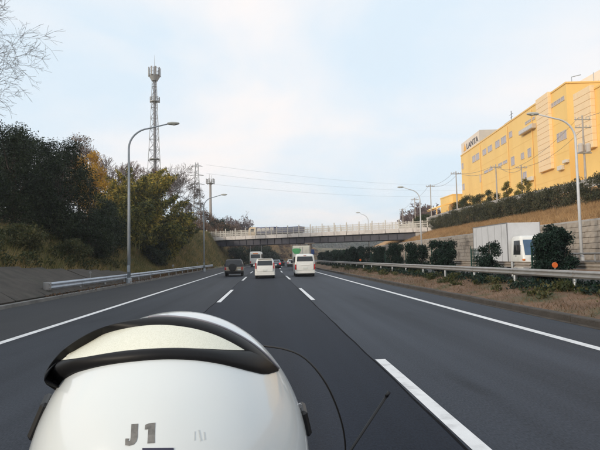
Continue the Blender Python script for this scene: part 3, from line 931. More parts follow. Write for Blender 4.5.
def guardrail(name, label, ufun, zfun, y0, y1, mat, postmat, flip, seg=4.0, hgt=.34):
    loc = (ufun(y0)+cv(y0), y0, zfun(y0))
    t = thing(name, label, 'guardrail', loc)
    me_b = None; me_p = None; y = y0
    while y < y1 - .1:
        a = Vector((ufun(y)+cv(y), y, zfun(y))); b = Vector((ufun(y+seg)+cv(y+seg), y+seg, zfun(y+seg)))
        if me_b is None:
            ob = obj('beam', wbeam(seg*1.003, hgt, flip=flip), mat, t, smooth=True); me_b = ob.data
            pm = MB(); pm.tube([(-.11*flip, 0, -.75), (-.11*flip, 0, .12)], .057, 10); pm.box(min(-.06*flip, 0), max(-.06*flip, 0), -.05, .05, -.06, .06)
            op = obj('post', pm, postmat, t); me_p = op.data
        else:
            ob = link('beam', me_b, None, t); op = link('post', me_p, None, t)
        d = b-a
        ob.location = a - t.location
        ob.rotation_euler = (math.atan2(d.z, d.y), 0, -math.atan2(d.x, d.y))
        op.location = a - t.location
        y += seg
    return t
zl_mid = lambda y: interp(y, [25, 36, 70, 92], [.56, .58, .62, .66])
gl = guardrail('guardrail', 'blue grey guardrail with a rounded end along the left shoulder', lambda y: interp(y, [25, 36, 60, 92], [-10.05, -9.75, -9.55, -9.5]), zl_mid, 25.3, 89.2, RAIL_L, GALV, 1)
em = MB(); em.lathe([(.02, -.19), (.15, -.19), (.17, -.15), (.17, .15), (.15, .19), (.02, .19)], (-.12, -.05, 0), 'Z', 16)
obj('end_cap', em, RAIL_W, gl, smooth=False)
gn = guardrail('guardrail', 'near white guardrail along the median, on the side of the cars', lambda y: 9.5, lambda y: .935, 4, 150, RAIL_W, GALV, -1, hgt=.25)
gf = guardrail('guardrail', 'tan guardrail seen from behind, on the far side of the median shrubs', lambda y: 11.55, lambda y: 1.12, 4, 150, RAIL_T, GALV, 1, hgt=.25)

# delineators
def delineator(label, x, y, z, h, mat, r=.06, ofs=0):
    t = thing('delineator', label, 'reflector', (x, y, z), 0, 'roadside delineators')
    m = MB(); m.tube([(0, 0, 0), (0, 0, h)], .018, 8); obj('post', m, RAIL_W, t)
    m = MB(); m.lathe([(.01, -.022), (r, -.022), (r*1.08, 0), (r, .022), (.01, .022)], (0, 0, h+r*.8), 'Y', 16); obj('reflector', m, mat, t, smooth=False)
delineator('orange reflector on the median rail below the bushy shrub by the truck', 9.56, 17.0, 1.08, .06, ORANGE, .09)
delineator('orange reflector on the median rail, farther off near the bridge', 9.56, 53.5, 1.08, .12, ORANGE, .10)
delineator('white reflector on a short post behind the near end of the guardrail', -10.25, 31.5, .35, .62, RAIL_W, .07)
delineator('white reflector on a short post at the middle of the left guardrail', -9.95, 57, .35, .62, RAIL_W, .12)
delineator('white reflector on a short post near the foot of the second left lamp', -9.85, 76, .35, .75, RAIL_W, .10)

# white pipe rail on the far shoulder
pr = thing('pipe_rail', 'white two-bar pipe railing at the foot of the stone wall', 'railing', (21.2, 30, .5))
for z in (1.0, 1.52):
    m = MB(); m.tube([(21.2, 14, z), (21.2, 37.4, z)], .055, 8); obj('bar', m, RAIL_W, pr, smooth=True, world_of=pr)
for i in range(12):
    y = 15 + 2*i; m = MB(); m.tube([(21.28, y, .4), (21.28, y, 1.56)], .05, 8); obj('post', m, RAIL_W, pr, world_of=pr)

# ------------------------------------------------------------------ street lamps
def lamp(label, x, y, z0, h, reach, side, mat):
    t = thing('street_lamp', label, 'street lamp', (x, y, z0), 0, 'street lamps along the expressway')
    hh = h - z0
    pts = [(0, 0, -.3), (0, 0, hh*.5), (0, 0, hh-1.75)]
    rad = [.115, .095, .075]
    for k in range(1, 9):
        a = math.pi/2*k/8*.93
        pts.append((side*(1.55*(1-math.cos(a))), 0, hh-1.75 + 1.45*math.sin(a))); rad.append(.072-.002*k)
    pts.append((side*(reach-.4), 0, hh)); rad.append(.045)
    m = MB(); m.tube(pts, rad, 10)
    obj('pole', m, mat, t, smooth=True)
    m = MB(); m.lathe([(.2, -.3), (.2, .05), (.12, .1)], (0, 0, 0), 'Z', 12); m.box(-.09, .09, -.16, -.09, .5, .95, .01)
    obj('base', m, mat, t)
    m = MB()
    rings = []
    for k, (u, w, hgt) in enumerate([(-.42, .05, .05), (-.34, .10, .09), (-.1, .17, .12), (.2, .17, .11), (.38, .10, .07), (.44, .03, .03)]):
        rings.append([(side*(reach+u), w*math.cos(a), .06 + hgt*math.sin(a)+hh-.02) for a in [2*math.pi*q/14 for q in range(14)]])
    m.loft(rings); ho = obj('lamp_head', m, LAMP, t, smooth=True)
    m = MB(); m.lathe([(.02, -.02), (.13, -.015), (.15, .02)], (side*(reach+.05), 0, hh-.06), 'Z', 14); obj('lens', m, LENS, ho, smooth=True)
    return t
lamp('grey street lamp nearest on the left, in front of the bamboo', -9.55, 37.4, .4, 11.3, 3.1, 1, POLE)
lamp('grey street lamp second on the left, at the far end of the guardrail', -8.75+.1, 74, .3, 10.65, 2.85, 1, POLE)
lamp('pale street lamp tallest on the right, in front of the yellow building', 21.75, 35.2, .45, 11.3, 3.0, -1, POLE_P)
lamp('pale street lamp at the right end of the bridge, by the grass slope', 21.2, 71, .45, 11.0, 2.65, -1, POLE_P)
lamp('small far street lamp rising behind the bridge railing', 21.0, 107, .45, 10.6, 2.1, -1, POLE_P)

# ------------------------------------------------------------------ bridge
BL, BR = Vector((-13.6, 121, 0)), Vector((31.5, 92.5, 0))
bd = (BR-BL); BLEN = bd.length; bd.normalize(); bn = Vector((-bd.y, bd.x, 0))   # bn points away from the camera
if bn.y < 0: bn = -bn
br = thing('overpass_bridge', 'grey overpass bridge crossing the expressway with a pale mesh fence', 'bridge', BL)
DZ = 6.05
def bp(s, o, z): return BL + bd*s + bn*o + Vector((0, 0, z))
def bbox(mb, s0, s1, o0, o1, z0, z1, bev=0):
    c = bp((s0+s1)/2, (o0+o1)/2, (z0+z1)/2)
    return mb.obox(c, bd*(s1-s0)/2, bn*(o1-o0)/2, Vector((0, 0, (z1-z0)/2)), bev)
W_ = 6.5
m = MB(); bbox(m, -14, BLEN+14, .25, W_-.25, DZ-.1, DZ+.32); obj('deck', m, CONC, br, world_of=br)
for o_ in (.75, 2.4, 4.1, 5.75):
    m = MB()
    bbox(m, -4, BLEN-4.5, o_-.03, o_+.03, DZ-1.35, DZ-.11)
    bbox(m, -4, BLEN-4.5, o_-.22, o_+.22, DZ-1.42, DZ-1.352)
    if o_ < 1:
        for k in range(28): bbox(m, -3.9+1.8*k, -3.86+1.8*k, o_-.2, o_-.032, DZ-1.35, DZ-.12)
    obj('girder', m, GIRDER, br, world_of=br)
ns = 20; sl = BLEN/ns
for k in range(-3, ns+3):
    m = MB(); bbox(m, k*sl+.05, (k+1)*sl-.05, 0, .24, DZ-.15, DZ+.62, .02); obj('parapet_panel', m, CONC_PINK, br, world_of=br)
    m = MB(); bbox(m, k*sl+.05, (k+1)*sl-.05, W_-.24, W_, DZ-.15, DZ+.62, .02); obj('parapet_panel', m, CONC_PINK, br, world_of=br)
for sd, o_ in ((0, .12), (1, W_-.12)):
    for k in range(-3, ns+4):
        for q in ((0,) if k < 0 else (0, .5)):
            m = MB(); hgt = 1.75 if q == 0 else 1.35
            w = .085 if q == 0 else .05
            bbox(m, (k+q)*sl-w, (k+q)*sl+w, o_-.05, o_+.05, DZ+.62, DZ+.62+hgt); obj('fence_post', m, FENCE, br, world_of=br)
    for z in (DZ+.95, DZ+1.35, DZ+1.8):
        m = MB(); bbox(m, -3*sl, BLEN+3*sl, o_-.025, o_+.025, z-.035, z+.035); obj('fence_rail', m, FENCE, br, world_of=br)
    m = MB(); s_ = -3*sl
    while s_ < BLEN+3*sl:
        bbox(m, s_-.012, s_+.012, o_+.03, o_+.045, DZ+.63, DZ+1.82); s_ += .105
    o = obj('fence_mesh', m, FENCE, br, world_of=br, fixn=False); o['kind'] = 'stuff'
# round pier on the median
m = MB(); m.tube([(8.85, 107.6, -.2), (8.85, 107.6, DZ-1.6)], .42, 18); m.box(7.9, 9.8, 106.9, 108.3, DZ-1.62, DZ-1.43, .04)
obj('pier', m, M('pier_concrete', (.34, .28, .23), .9, var=.15, scale=1, dirt=(.22, .18, .15)), br, world_of=br)
# abutments
m = MB(); bbox(m, BLEN-5.0, BLEN+1, .3, W_-.3, 1.0, DZ-.15, .05); obj('abutment', m, CONC, br, world_of=br)
m = MB(); bbox(m, -6, -.8, .3, W_-.3, 2.0, DZ-.15, .05); obj('abutment', m, CONC, br, world_of=br)
# wing block on the right
m = MB(); bbox(m, BLEN-2.2, BLEN-1.0, -.35, -.05, DZ-2.4, DZ+1.2, .03); obj('end_pillar', m, CONC_PINK, br, world_of=br)

# ------------------------------------------------------------------ yellow building
FB, FA = Vector((45.3, 75, 0)), Vector((50.6, 132, 0))
fd = (FA-FB); FL = fd.length; fd.normalize(); fn = Vector((-fd.y, fd.x, 0))
if fn.x > 0: fn = -fn                                             # faces the road
GZ = 8.6; RZ = 26.9
bl = thing('factory_building', 'large yellow factory building above the hedge, with a rooftop sign', 'building', (45.3, 75, GZ))
def fp(s, o, z): return FB + fd*s + fn*o + Vector((0, 0, z))
def fbox(mb, s0, s1, o0, o1, z0, z1, bev=0):
    return mb.obox(fp((s0+s1)/2, (o0+o1)/2, (z0+z1)/2), fd*(s1-s0)/2, fn*(o1-o0)/2, Vector((0, 0, (z1-z0)/2)), bev)
m = MB(); fbox(m, 0, FL, -34, 0, GZ-1, RZ); obj('wall', m, YELLOW, bl, world_of=bl)
m = MB()
fbox(m, -.12, FL+.12, -.2, .12, RZ+.003, RZ+.28, .02); fbox(m, -.12, .2, -34, -.203, RZ+.003, RZ+.28, .02)
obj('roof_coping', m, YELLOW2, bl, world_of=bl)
# horizontal cladding joints, proud battens
for z in (13.2, 16.9, 21.6):
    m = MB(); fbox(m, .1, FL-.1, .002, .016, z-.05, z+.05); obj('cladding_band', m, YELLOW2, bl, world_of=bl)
for s_ in (24.0, 41.2, 12.5):
    m = MB(); m.tube([fp(s_, .16, GZ), fp(s_, .16, RZ-.4)], .075, 8); obj('downpipe', m, YELLOW2, bl, world_of=bl)
def window(s0, s1, z0, z1, n=1, o=0.0, parent=None, P=None):
    parent = parent or bl; P = P or fbox
    w = (s1-s0)/n
    for k in range(n):
        a, b = s0+k*w+.06*w*(n > 1), s0+(k+1)*w-.06*w*(n > 1)
        m = MB(); e = .11
        P(m, a, a+e, o, o+.09, z0, z1); P(m, b-e, b, o, o+.09, z0, z1)
        P(m, a+e, b-e, o, o+.087, z0, z0+e); P(m, a+e, b-e, o, o+.087, z1-e, z1)
        if b-a > .9: P(m, (a+b)/2-.035, (a+b)/2+.035, o+.03, o+.083, z0+e, z1-e)
        f = obj('window', m, WFRAME, parent, world_of=parent)
        m = MB(); P(m, a+e-.005, b-e+.005, o+.005, o+.045, z0+e-.005, z1-e+.005)
        obj('pane', m, WPANE, f)
for (s0, s1, z0, z1, n) in [(42.0, 47.6, 23.4, 25.0, 2), (37.1, 39.7, 23.6, 24.95, 1), (33.3, 36.1, 23.6, 24.95, 1), (28.7, 31.3, 23.5, 25.0, 1), (25.0, 27.9, 23.5, 25.0, 1),
                            (21.8, 23.4, 23.9, 25.1, 1), (41.1, 42.4, 18.0, 19.8, 1), (33.3, 39.3, 19.45, 20.1, 2), (24.8, 30.2, 19.45, 20.1, 2), (21.2, 23.0, 18.4, 20.1, 1),
                            (16.6, 18.1, 18.7, 19.9, 1), (13.5, 15.0, 18.5, 20.1, 1), (.5, 5.4, 24.6, 25.3, 4), (.4, 3.7, 18.7, 20.1, 3), (55.1, 56.6, 23.4, 24.9, 1), (54.8, 56.6, 18.0, 19.6, 1),
                            (11.2, 15.6, 24.55, 25.05, 4), (15.9, 17.6, 14.9, 16.3, 1)]:
    window(s0, s1, z0, z1, n)
m = MB(); fbox(m, 11.0, 16.9, .003, .75, 22.95, 23.75, .03); lo = obj('louvre_box', m, WFRAME, bl, world_of=bl)
m = MB(); fbox(m, 11.1, 16.8, .753, .80, 23.05, 23.62, .01); obj('louvre_face', m, M('louvre_white', (.60, .58, .56), .5), lo)
for (s0, s1, z0, z1) in [(12.6, 15.0, 14.2, 14.9), (1.7, 3.2, 14.2, 14.9), (-.2, 1.4, 15.0, 15.5)]:
    m = MB(); fbox(m, max(.1, s0), s1, .003, .5, z0, z1, .03); obj('vent_box', m, M('vent_box_paint', (.68, .62, .52), .5), bl, world_of=bl)
# striped pilaster shaft
def shaft(P, s0, s1, o0, o1, z0, z1, parent):
    n = int((z1-z0)/.85); hstep = (z1-z0)/n
    m = MB(); P(m, s0+.05, s1-.05, o0, o1-.06, z0+.02, z1-.02); c = obj('shaft', m, PEACH, parent, world_of=parent)
    for k in range(n):
        m = MB(); P(m, s0, s1, o0+.003, o1, z0+k*hstep+.014, z0+(k+1)*hstep-.014, .03); obj('panel', m, PEACH, c)
shaft(fbox, 5.0, 9.6, .003, .55, 14.9, 27.3, bl)
# rooftop penthouse and sign
m = MB(); fbox(m, 42.2, FL-.15, -12, -.15, RZ+.29, 30.1); ph = obj('penthouse', m, PINK, bl, world_of=bl)
m = MB(); fbox(m, 42.05, 42.19, -12, -.15, RZ+.29, 30.15); obj('penthouse_side', m, GREYR, ph)
def flat_text(txt, size, mat, mtx, parent, ext=.03, name='lettering', bold=True):
    cu = bpy.data.curves.new(name, 'FONT'); cu.body = txt; cu.size = size; cu.extrude = ext; cu.offset = .012*size if bold else 0
    to = bpy.data.objects.new(name, cu); COL.objects.link(to)
    dg = bpy.context.evaluated_depsgraph_get()
    me = bpy.data.meshes.new_from_object(to.evaluated_get(dg))
    COL.objects.unlink(to); bpy.data.objects.remove(to)
    me.materials.clear(); me.materials.append(mat); me.transform(mtx); me.name = name
    return link(name, me, mat, parent)
ax_ = -fd; up = Vector((0, 0, 1))
def face_mtx(origin, xdir, ndir, sx=1, sz=1):
    mm = Matrix.Identity(4)
    mm.col[0][:3] = xdir*sx; mm.col[1][:3] = up*sz; mm.col[2][:3] = ndir; mm.col[3][:3] = origin
    return mm
sgn = thing('roof_sign', None, None); bpy.data.objects.remove(sgn)
SIGN_D = M('sign_dark', (.07, .055, .06), .5, var=.1); SIGN_O = M('sign_orange', (.85, .42, .03), .5, var=.05)
lt = flat_text('LANTA', 1.95, SIGN_D, face_mtx(fp(52.4, -.12, 27.75), ax_, fn, 1.5, 1.0), ph, .04)
lt.name = 'sign_lettering'
m = MB()
tri = [(54.9, 27.7), (52.7, 27.7), (53.8, 29.5)]
vs = [fp(a, -.13, b) for a, b in tri] + [fp(a, -.06, b) for a, b in tri]
m.add(vs, [(0, 1, 2), (3, 4, 5), (0, 1, 4, 3), (1, 2, 5, 4), (2, 0, 3, 5)]); obj('sign_emblem', m, SIGN_O, ph)
# rooftop odds and ends
m = MB(); fbox(m, 24.2, 27.5, -3, -.6, RZ+.01, RZ+.9, .05); obj('roof_unit', m, GREYR, bl, world_of=bl)
m = MB(); m.tube([fp(25.9, -1.5, RZ+.9), fp(25.9, -1.5, RZ+3.1)], .06, 6); m.tube([fp(25.0, -1.5, RZ+2.4), fp(26.8, -1.5, RZ+2.4)], .04, 6); m.tube([fp(25.3, -1.5, RZ+1.8), fp(26.5, -1.5, RZ+1.8)], .04, 6)
obj('aerial', m, DARKP, bl, world_of=bl)
m = MB(); m.tube([fp(.6, -1.2, RZ+.3), fp(.6, -1.2, RZ+1.2), fp(.6, -2.6, RZ+1.5)], .06, 6); m.tube([fp(.6, -4.5, RZ), fp(.6, -4.5, RZ+1.8)], .05, 6)
obj('roof_pipe', m, GALV, bl, world_of=bl)
m = MB(); m.box(51.5, 57, 75.6, 82, RZ+.01, RZ+2.6, .05); obj('roof_unit', m, PINK, bl, world_of=bl)
for xx in (50.0, 53.0): 
    m = MB(); m.tube([(xx, 74.84, RZ-5.0), (xx, 74.84, RZ+.1)], .07, 6); obj('downpipe', m, YELLOW2, bl, world_of=bl)
# lower front wing
WB, WA = Vector((40.2, 36, 0)), Vector((41.1, 65, 0))
wd = (WA-WB); WL = wd.length; wd.normalize(); wn_ = Vector((-wd.y, wd.x, 0))
if wn_.x > 0: wn_ = -wn_
def wbox(mb, s0, s1, o0, o1, z0, z1, bev=0):
    return mb.obox(WB + wd*(s0+s1)/2 + wn_*(o0+o1)/2 + Vector((0, 0, (z0+z1)/2)), wd*(s1-s0)/2, wn_*(o1-o0)/2, Vector((0, 0, (z1-z0)/2)), bev)
wg = thing('factory_wing', 'lower yellow wing of the factory at the right edge of the photo', 'building', (40.2, 36, GZ))
m = MB(); wbox(m, 0, WL, -24, 0, GZ-1, 21.7); obj('wall', m, YELLOW, wg, world_of=wg)
m = MB(); wbox(m, -.1, WL+.1, -.25, .12, 21.703, 21.95, .02); obj('roof_coping', m, YELLOW2, wg, world_of=wg)
for z in (12.6, 17.2):
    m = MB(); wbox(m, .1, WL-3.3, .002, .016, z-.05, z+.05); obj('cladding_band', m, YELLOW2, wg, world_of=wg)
shaft(wbox, WL-3.2, WL+.6, .003, .6, 14.5, 22.3, wg)
m = MB(); wbox(m, WL-6.2, WL-4.6, -2.6, -.6, 21.71, 22.7, .05); obj('roof_unit', m, M('roof_unit_white', (.62, .62, .62), .5), wg, world_of=wg)
window(6, 8.4, 16.9, 18.3, 2, 0, wg, wbox)
# low yellow annex and canopy roof left of the factory
an = thing('annex_building', 'small yellow annex block left of the factory, above the hedge', 'building', (50, 142, GZ))
m = MB(); m.box(50.2, 56, 138, 148, GZ-1, 17.6); obj('wall', m, YELLOW, an, world_of=an)
m = MB(); m.box(50.1, 56.1, 137.9, 148.1, 17.603, 17.9, .02); obj('roof_coping', m, YELLOW2, an, world_of=an)
cn = thing('canopy', 'yellow curved canopy roof on posts beside the annex', 'canopy', (47, 136, GZ))
m = MB(); rows = []
for k in range(9):
    f = k/8; rows.append([(43.5+6.4*f, yy, 13.6 + 2.0*f**.7) for yy in (132, 140)])
m.grid(rows); m.grid([[(x, y, z-.35) for x, y, z in r] for r in rows]); m.grid([[r[0] for r in rows], [(x, y, z-.35) for x, y, z in [r[0] for r in rows]]])
obj('roof', m, YELLOW, cn, world_of=cn)
for x in (43.8, 46.8, 49.6):
    m = MB(); m.tube([(x, 132.3, 7), (x, 132.3, interp(x, [43.5, 49.9], [13.3, 15.2]))], .14, 8); obj('post', m, YELLOW2, cn, world_of=cn)
m = MB(); m.box(45.6, 49.5, 134, 139.8, 7, 12.4, .03); obj('shed', m, PINK, cn, world_of=cn)
m = MB(); m.box(46.2, 48.4, 133.93, 133.98, 9.8, 11.9); obj('opening', m, WPANE, cn, world_of=cn)

# ------------------------------------------------------------------ utility poles and cables
def utility_pole(label, x, y, top, arms=1, transf=False, lampside=0):
    z0 = zT(x, y)
    t = thing('utility_pole', label, 'utility pole', (x, y, z0), 0, 'utility poles beside the factory')
    h = top-z0
    m = MB(); m.tube([(0, 0, -.3), (0, 0, h)], .13, 10, True, .08); obj('pole', m, CONC, t, smooth=False)
    for k in range(arms):
        m = MB(); m.box(-.9, .9, -.05, .05, h-.5-k*.9, h-.4-k*.9); ca = obj('crossarm', m, GALV, t)
        m = MB()
        for q in (-.8, -.4, .4, .8): m.tube([(q, 0, h-.4-k*.9), (q, 0, h-.18-k*.9)], .05, 6)
        obj('insulator', m, GREYR, ca)['kind'] = 'stuff'
    if transf:
        for sx in (-.42, .42):
            m = MB(); m.lathe([(.05, -.5), (.26, -.48), (.28, .3), (.2, .45), (.05, .5)], (sx, -.1, h-3.6), 'Z', 12); obj('transformer', m, GREYR, t, smooth=False)
        m = MB(); m.box(-.75, .75, -.2, .1, h-4.25, h-4.12); obj('platform', m, GALV, t)
    return t
utility_pole('utility pole with a crossarm before the middle of the yellow facade', 35.3, 78, 15.3, 1)
utility_pole('utility pole with a crossarm nearer the middle of the yellow facade', 37.9, 75.2, 14.7, 1)
utility_pole('pale utility pole just left of the yellow building', 32.0, 86, 15.6, 1)
utility_pole('tall utility pole with transformers in front of the peach shaft', 34.9, 55, 16.6, 2, True)
utility_pole('utility pole above the right end of the bridge', 33.3, 104, 15.9, 1)
utility_pole('small far utility pole left of the pole over the bridge end', 34.6, 120, 15.0, 1)
utility_pole('smallest far utility pole, leftmost above the bridge railing', 37.5, 142, 14.6, 1)
def cable(label, pts, r, sag=.6, group='power cables'):
    m = MB()
    for a, b in zip(pts[:-1], pts[1:]):
        a, b = Vector(a), Vector(b)
        m.tube([a.lerp(b, k/12) - Vector((0, 0, sag*4*(k/12)*(1-k/12))) for k in range(13)], r, 4)
    o = obj('power_cable', m, CABLE); return tag(o, label, 'cable', group)
cable('overhead cable between the poles in front of the yellow facade, upper strand', [(34.5, 55, 16.4), (37.5, 75.2, 14.5), (34.9, 78, 15.1), (31.6, 86, 15.4), (33.0, 104, 15.7), (34.3, 120, 14.8), (37.2, 142, 14.4)], .022)
cable('overhead cable between the poles in front of the yellow facade, lower strand', [(35.3, 55, 15.5), (38.3, 75.2, 14.4), (35.7, 78, 15.0), (32.4, 86, 15.3), (33.7, 104, 15.6)], .022, .9)
cable('overhead cable running right from the transformer pole to the frame edge', [(35.3, 55, 16.4), (35.6, 30, 16.8)], .022)
for k, (z, zz) in enumerate([(34, 33), (31, 30), (27.5, 27)]):
    cable(['topmost', 'middle', 'lowest'][k] + ' of the faint power lines crossing the sky above the bridge', [(-20, 180, z), (150, 330, zz+14)], .022, 3.5, 'faint power lines')

# ------------------------------------------------------------------ telecom towers
tw = thing('lattice_tower', 'tall lattice telecom tower rising behind the bamboo on the left', 'tower', (-23.2, 112, 9))
tx, ty = -23.2, 112
LEG = M('tower_steel', (.36, .37, .38), .55, metal=.3, var=.1)
topz = 41.0
def tw_r(z): return interp(z, [9, 22, 33, 41], [2.6, 1.45, .8, .5])
m = MB(); m.tube([(tx, ty, 8.8), (tx, ty, 43)], .30, 12, True, .26); obj('mast', m, M('mast_grey', (.22, .22, .24), .6, var=.1), tw, smooth=True, world_of=tw)
A3 = [R_(90), R_(210), R_(330)]
for a in A3:
    m = MB(); m.tube([(tx+tw_r(z)*math.cos(a), ty+tw_r(z)*math.sin(a), z) for z in np.linspace(8.8, topz, 12)], .06, 6); obj('leg', m, LEG, tw, world_of=tw)
levels = np.linspace(9, topz, 15)
for z0, z1 in zip(levels[:-1], levels[1:]):
    m = MB()
    for i in range(3):
        a, b = A3[i], A3[(i+1) % 3]
        p = lambda an, z: (tx+tw_r(z)*math.cos(an), ty+tw_r(z)*math.sin(an), z)
        m.tube([p(a, z0), p(b, z1)], .04, 4); m.tube([p(b, z0), p(a, z1)], .04, 4); m.tube([p(a, z1), p(b, z1)], .045, 4)
    obj('bracing', m, LEG, tw, world_of=tw)
def ring_platform(parent, cx, cy, z, r, hgt, panels, wof):
    m = MB(); m.lathe([(.3, z), (r, z), (r, z+.12), (.3, z+.12)], (cx, cy, 0), 'Z', 20); pf = obj('platform', m, LEG, parent, world_of=wof)
    m = MB()
    for q in (hgt*.5, hgt):
        m.tube([(cx+r*math.cos(a), cy+r*math.sin(a), z+q) for a in [2*math.pi*k/20 for k in range(21)]], .04, 5)
    for k in range(10):
        a = 2*math.pi*k/10; m.tube([(cx+r*math.cos(a), cy+r*math.sin(a), z), (cx+r*math.cos(a), cy+r*math.sin(a), z+hgt)], .04, 5)
    obj('handrail', m, LEG, pf)
    for k in range(panels):
        a = 2*math.pi*(k+.3)/panels; c = Vector((cx+(r+.14)*math.cos(a), cy+(r+.14)*math.sin(a), z+hgt*.55))
        m = MB(); m.obox(c, (.07*math.cos(a), .07*math.sin(a), 0), (-.16*math.sin(a), .16*math.cos(a), 0), (0, 0, hgt*.62), .02)
        obj('antenna_panel', m, RAIL_W, pf)
ring_platform(tw, tx, ty, 41.0, 1.12, 1.5, 9, tw)
m = MB(); m.lathe([(.62, 39.9), (1.2, 41.0), (.3, 41.0)], (tx, ty, 0), 'Z', 16); obj('platform_cone', m, LEG, tw, world_of=tw)
ring_platform(tw, tx, ty, 35.4, .92, 1.0, 3, tw)
m = MB(); m.lathe([(.3, 23), (1.15, 23), (1.15, 23.12), (.3, 23.12)], (tx, ty, 0), 'Z', 16); obj('platform', m, LEG, tw, world_of=tw)
m = MB(); m.tube([(tx, ty, 43), (tx, ty, 45.6)], .05, 6, True, .02); obj('lightning_rod', m, LEG, tw, world_of=tw)
mt_ = thing('monopole_mast', 'slim grey monopole mast with a small platform beyond the second lamp', 'mast', (-16.6, 160, 9))
m = MB(); m.tube([(-16.6, 160, 5), (-16.6, 160, 25.2)], .55, 12, True, .32); obj('pole', m, M('monopole_tan', (.30, .27, .25), .7, var=.1), mt_, smooth=True, world_of=mt_)
ring_platform(mt_, -16.6, 160, 24.6, 1.1, 1.3, 6, mt_)
m = MB(); m.tube([(-16.9, 160, 26), (-16.9, 160, 27.6)], .05, 5); m.tube([(-16.3, 160, 26), (-16.3, 160, 27.2)], .05, 5); obj('whip', m, LEG, mt_, world_of=mt_)
py_ = thing('pylon', 'faint lattice pylon standing behind the wide leafless tree', 'pylon', (-25.8, 200, 9))
for sx in (-1, 1):
    for sy in (-1, 1):
        m = MB(); m.tube([(-25.8+sx*1.9, 200+sy*1.9, 8), (-25.8+sx*.45, 200+sy*.45, 38.5)], .09, 5); obj('leg', m, LEG, py_, world_of=py_)
for k in range(12):
    z0 = 9+2.45*k; z1 = z0+2.45; r0 = 1.9-1.45*(z0-8)/30.5; r1 = 1.9-1.45*(z1-8)/30.5
    m = MB()
    for sx, sy, ux, uy in ((-1, -1, 1, -1), (1, -1, 1, 1), (1, 1, -1, 1), (-1, 1, -1, -1)):
        m.tube([(-25.8+sx*r0, 200+sy*r0, z0), (-25.8+ux*r1, 200+uy*r1, z1)], .06, 4)
        m.tube([(-25.8+ux*r0, 200+uy*r0, z0), (-25.8+sx*r1, 200+sy*r1, z1)], .06, 4)
    obj('bracing', m, LEG, py_, world_of=py_)
for z, w in ((30, 3.0), (33.5, 2.6), (37, 2.2)):
    m = MB(); m.tube([(-25.8-w, 200, z), (-25.8, 200, z+.7), (-25.8+w, 200, z)], .08, 5); m.tube([(-25.8-w, 200, z), (-25.8+w, 200, z)], .08, 5); obj('crossarm', m, LEG, py_, world_of=py_)

# ------------------------------------------------------------------ trees beyond the bridge
FG = 'trees beyond the bridge'
fx = lambda px, y: (px-266)/527.0*y
leafy_tree('brown_tree', 'dull brown bushy tree left of the monopole mast, beyond the bridge', 'tree', fx(206, 138), 138, 6.6, 4.0, L_BROWN, 4500, .4, FG, low=.0, clumps=22)
leafy_tree('dark_tree', 'dark rounded tree just right of the second lamp, beyond the bridge', 'tree', fx(217, 142), 142, 5.4, 3.6, L_DARK, 4500, .4, FG, low=.0, clumps=22)
bare_tree('bare_tree', 'round leafless tree, tallest beyond the bridge', 'tree', fx(240, 168), 168, 10.2, 1.15, TWIG_MAUVE, 8, FG, seed=31, twig=.03, first=.2)
bare_tree('bare_tree', 'leafless tree beside the monopole mast foot, beyond the bridge', 'tree', fx(225, 160), 160, 7.6, 1.1, TWIG_MAUVE, 8, FG, seed=33, twig=.03, first=.2)
bare_tree('bare_tree', 'leafless low tree above the bridge fence, right of the round one', 'tree', fx(251, 172), 172, 6.6, 1.1, TWIG_MAUVE, 8, FG, seed=35, twig=.03, first=.2)
leafy_tree('dark_tree', 'dark pointed evergreen above the bridge just behind the blue truck', 'tree', fx(262, 180), 180, 7.2, 3.2, L_DARK, 5000, .42, FG, low=.0, clumps=20)
leafy_tree('dark_tree', 'low dark evergreen beyond the bridge, right of the pointed one', 'tree', fx(270, 184), 184, 4.6, 3.4, L_DARK, 4000, .42, FG, low=.0, clumps=20)
for k, (px, y, h, r) in enumerate([(228, 150, 5.2, 4.0), (236, 176, 5.6, 4.2), (246, 190, 5.8, 4.5), (256, 200, 5.0, 4.5)]):
    leafy_tree('brown_tree', ['dull brown bush', 'brownish bush', 'faded brown bush', 'greyish brown bush'][k] + ' behind the bridge fence, ' + ['left of the round leafless tree', 'under the round leafless tree', 'right of the round leafless tree', 'behind the pointed evergreen'][k], 'bush', fx(px, y), y, h, r, L_BROWN, 3500, .42, FG, low=0, clumps=20)
for k, (px, y, h, r) in enumerate([(235, 128, 4.4, 3.0), (243, 138, 5.0, 3.4), (251, 150, 5.0, 3.4), (259, 165, 5.2, 3.4)]):
    x = fx(px, y); 
    leafy_tree('dark_tree', 'dark bush seen under the bridge, ' + ['leftmost, right of the dark topped car', 'second from the left', 'third from the left, over the coach', 'rightmost, against the brown slope'][k], 'bush', x, y, h, r, L_DARK, 3800, .36, 'dark bushes under the bridge', low=0, clumps=18)
# right side, behind the bridge end
for k, (px, y, h, r) in enumerate([(417, 150, 8.4, 3.5), (427, 152, 8.2, 3.4), (436, 155, 9.0, 3.6), (409, 165, 6.5, 3.2)]):
    bare_tree('bare_tree', ['mauve leafless tree above the right end of the bridge fence', 'mauve leafless tree next to the pole over the bridge end', 'tallest mauve leafless tree beside the yellow canopy', 'leftmost mauve leafless tree above the bridge fence'][k], 'tree', fx(px, y)*1.02, y, h, 1.1, TWIG_MAUVE, 8, 'mauve trees right of the bridge', seed=41+k, twig=.035, first=.2, base=8.6)
leafy_tree('dark_tree', 'dark green bush at the right end of the bridge, before the canopy', 'bush', fx(428, 112), 112, 3.0, 2.4, L_GREEN, 3500, .3, FG, low=0, clumps=16)
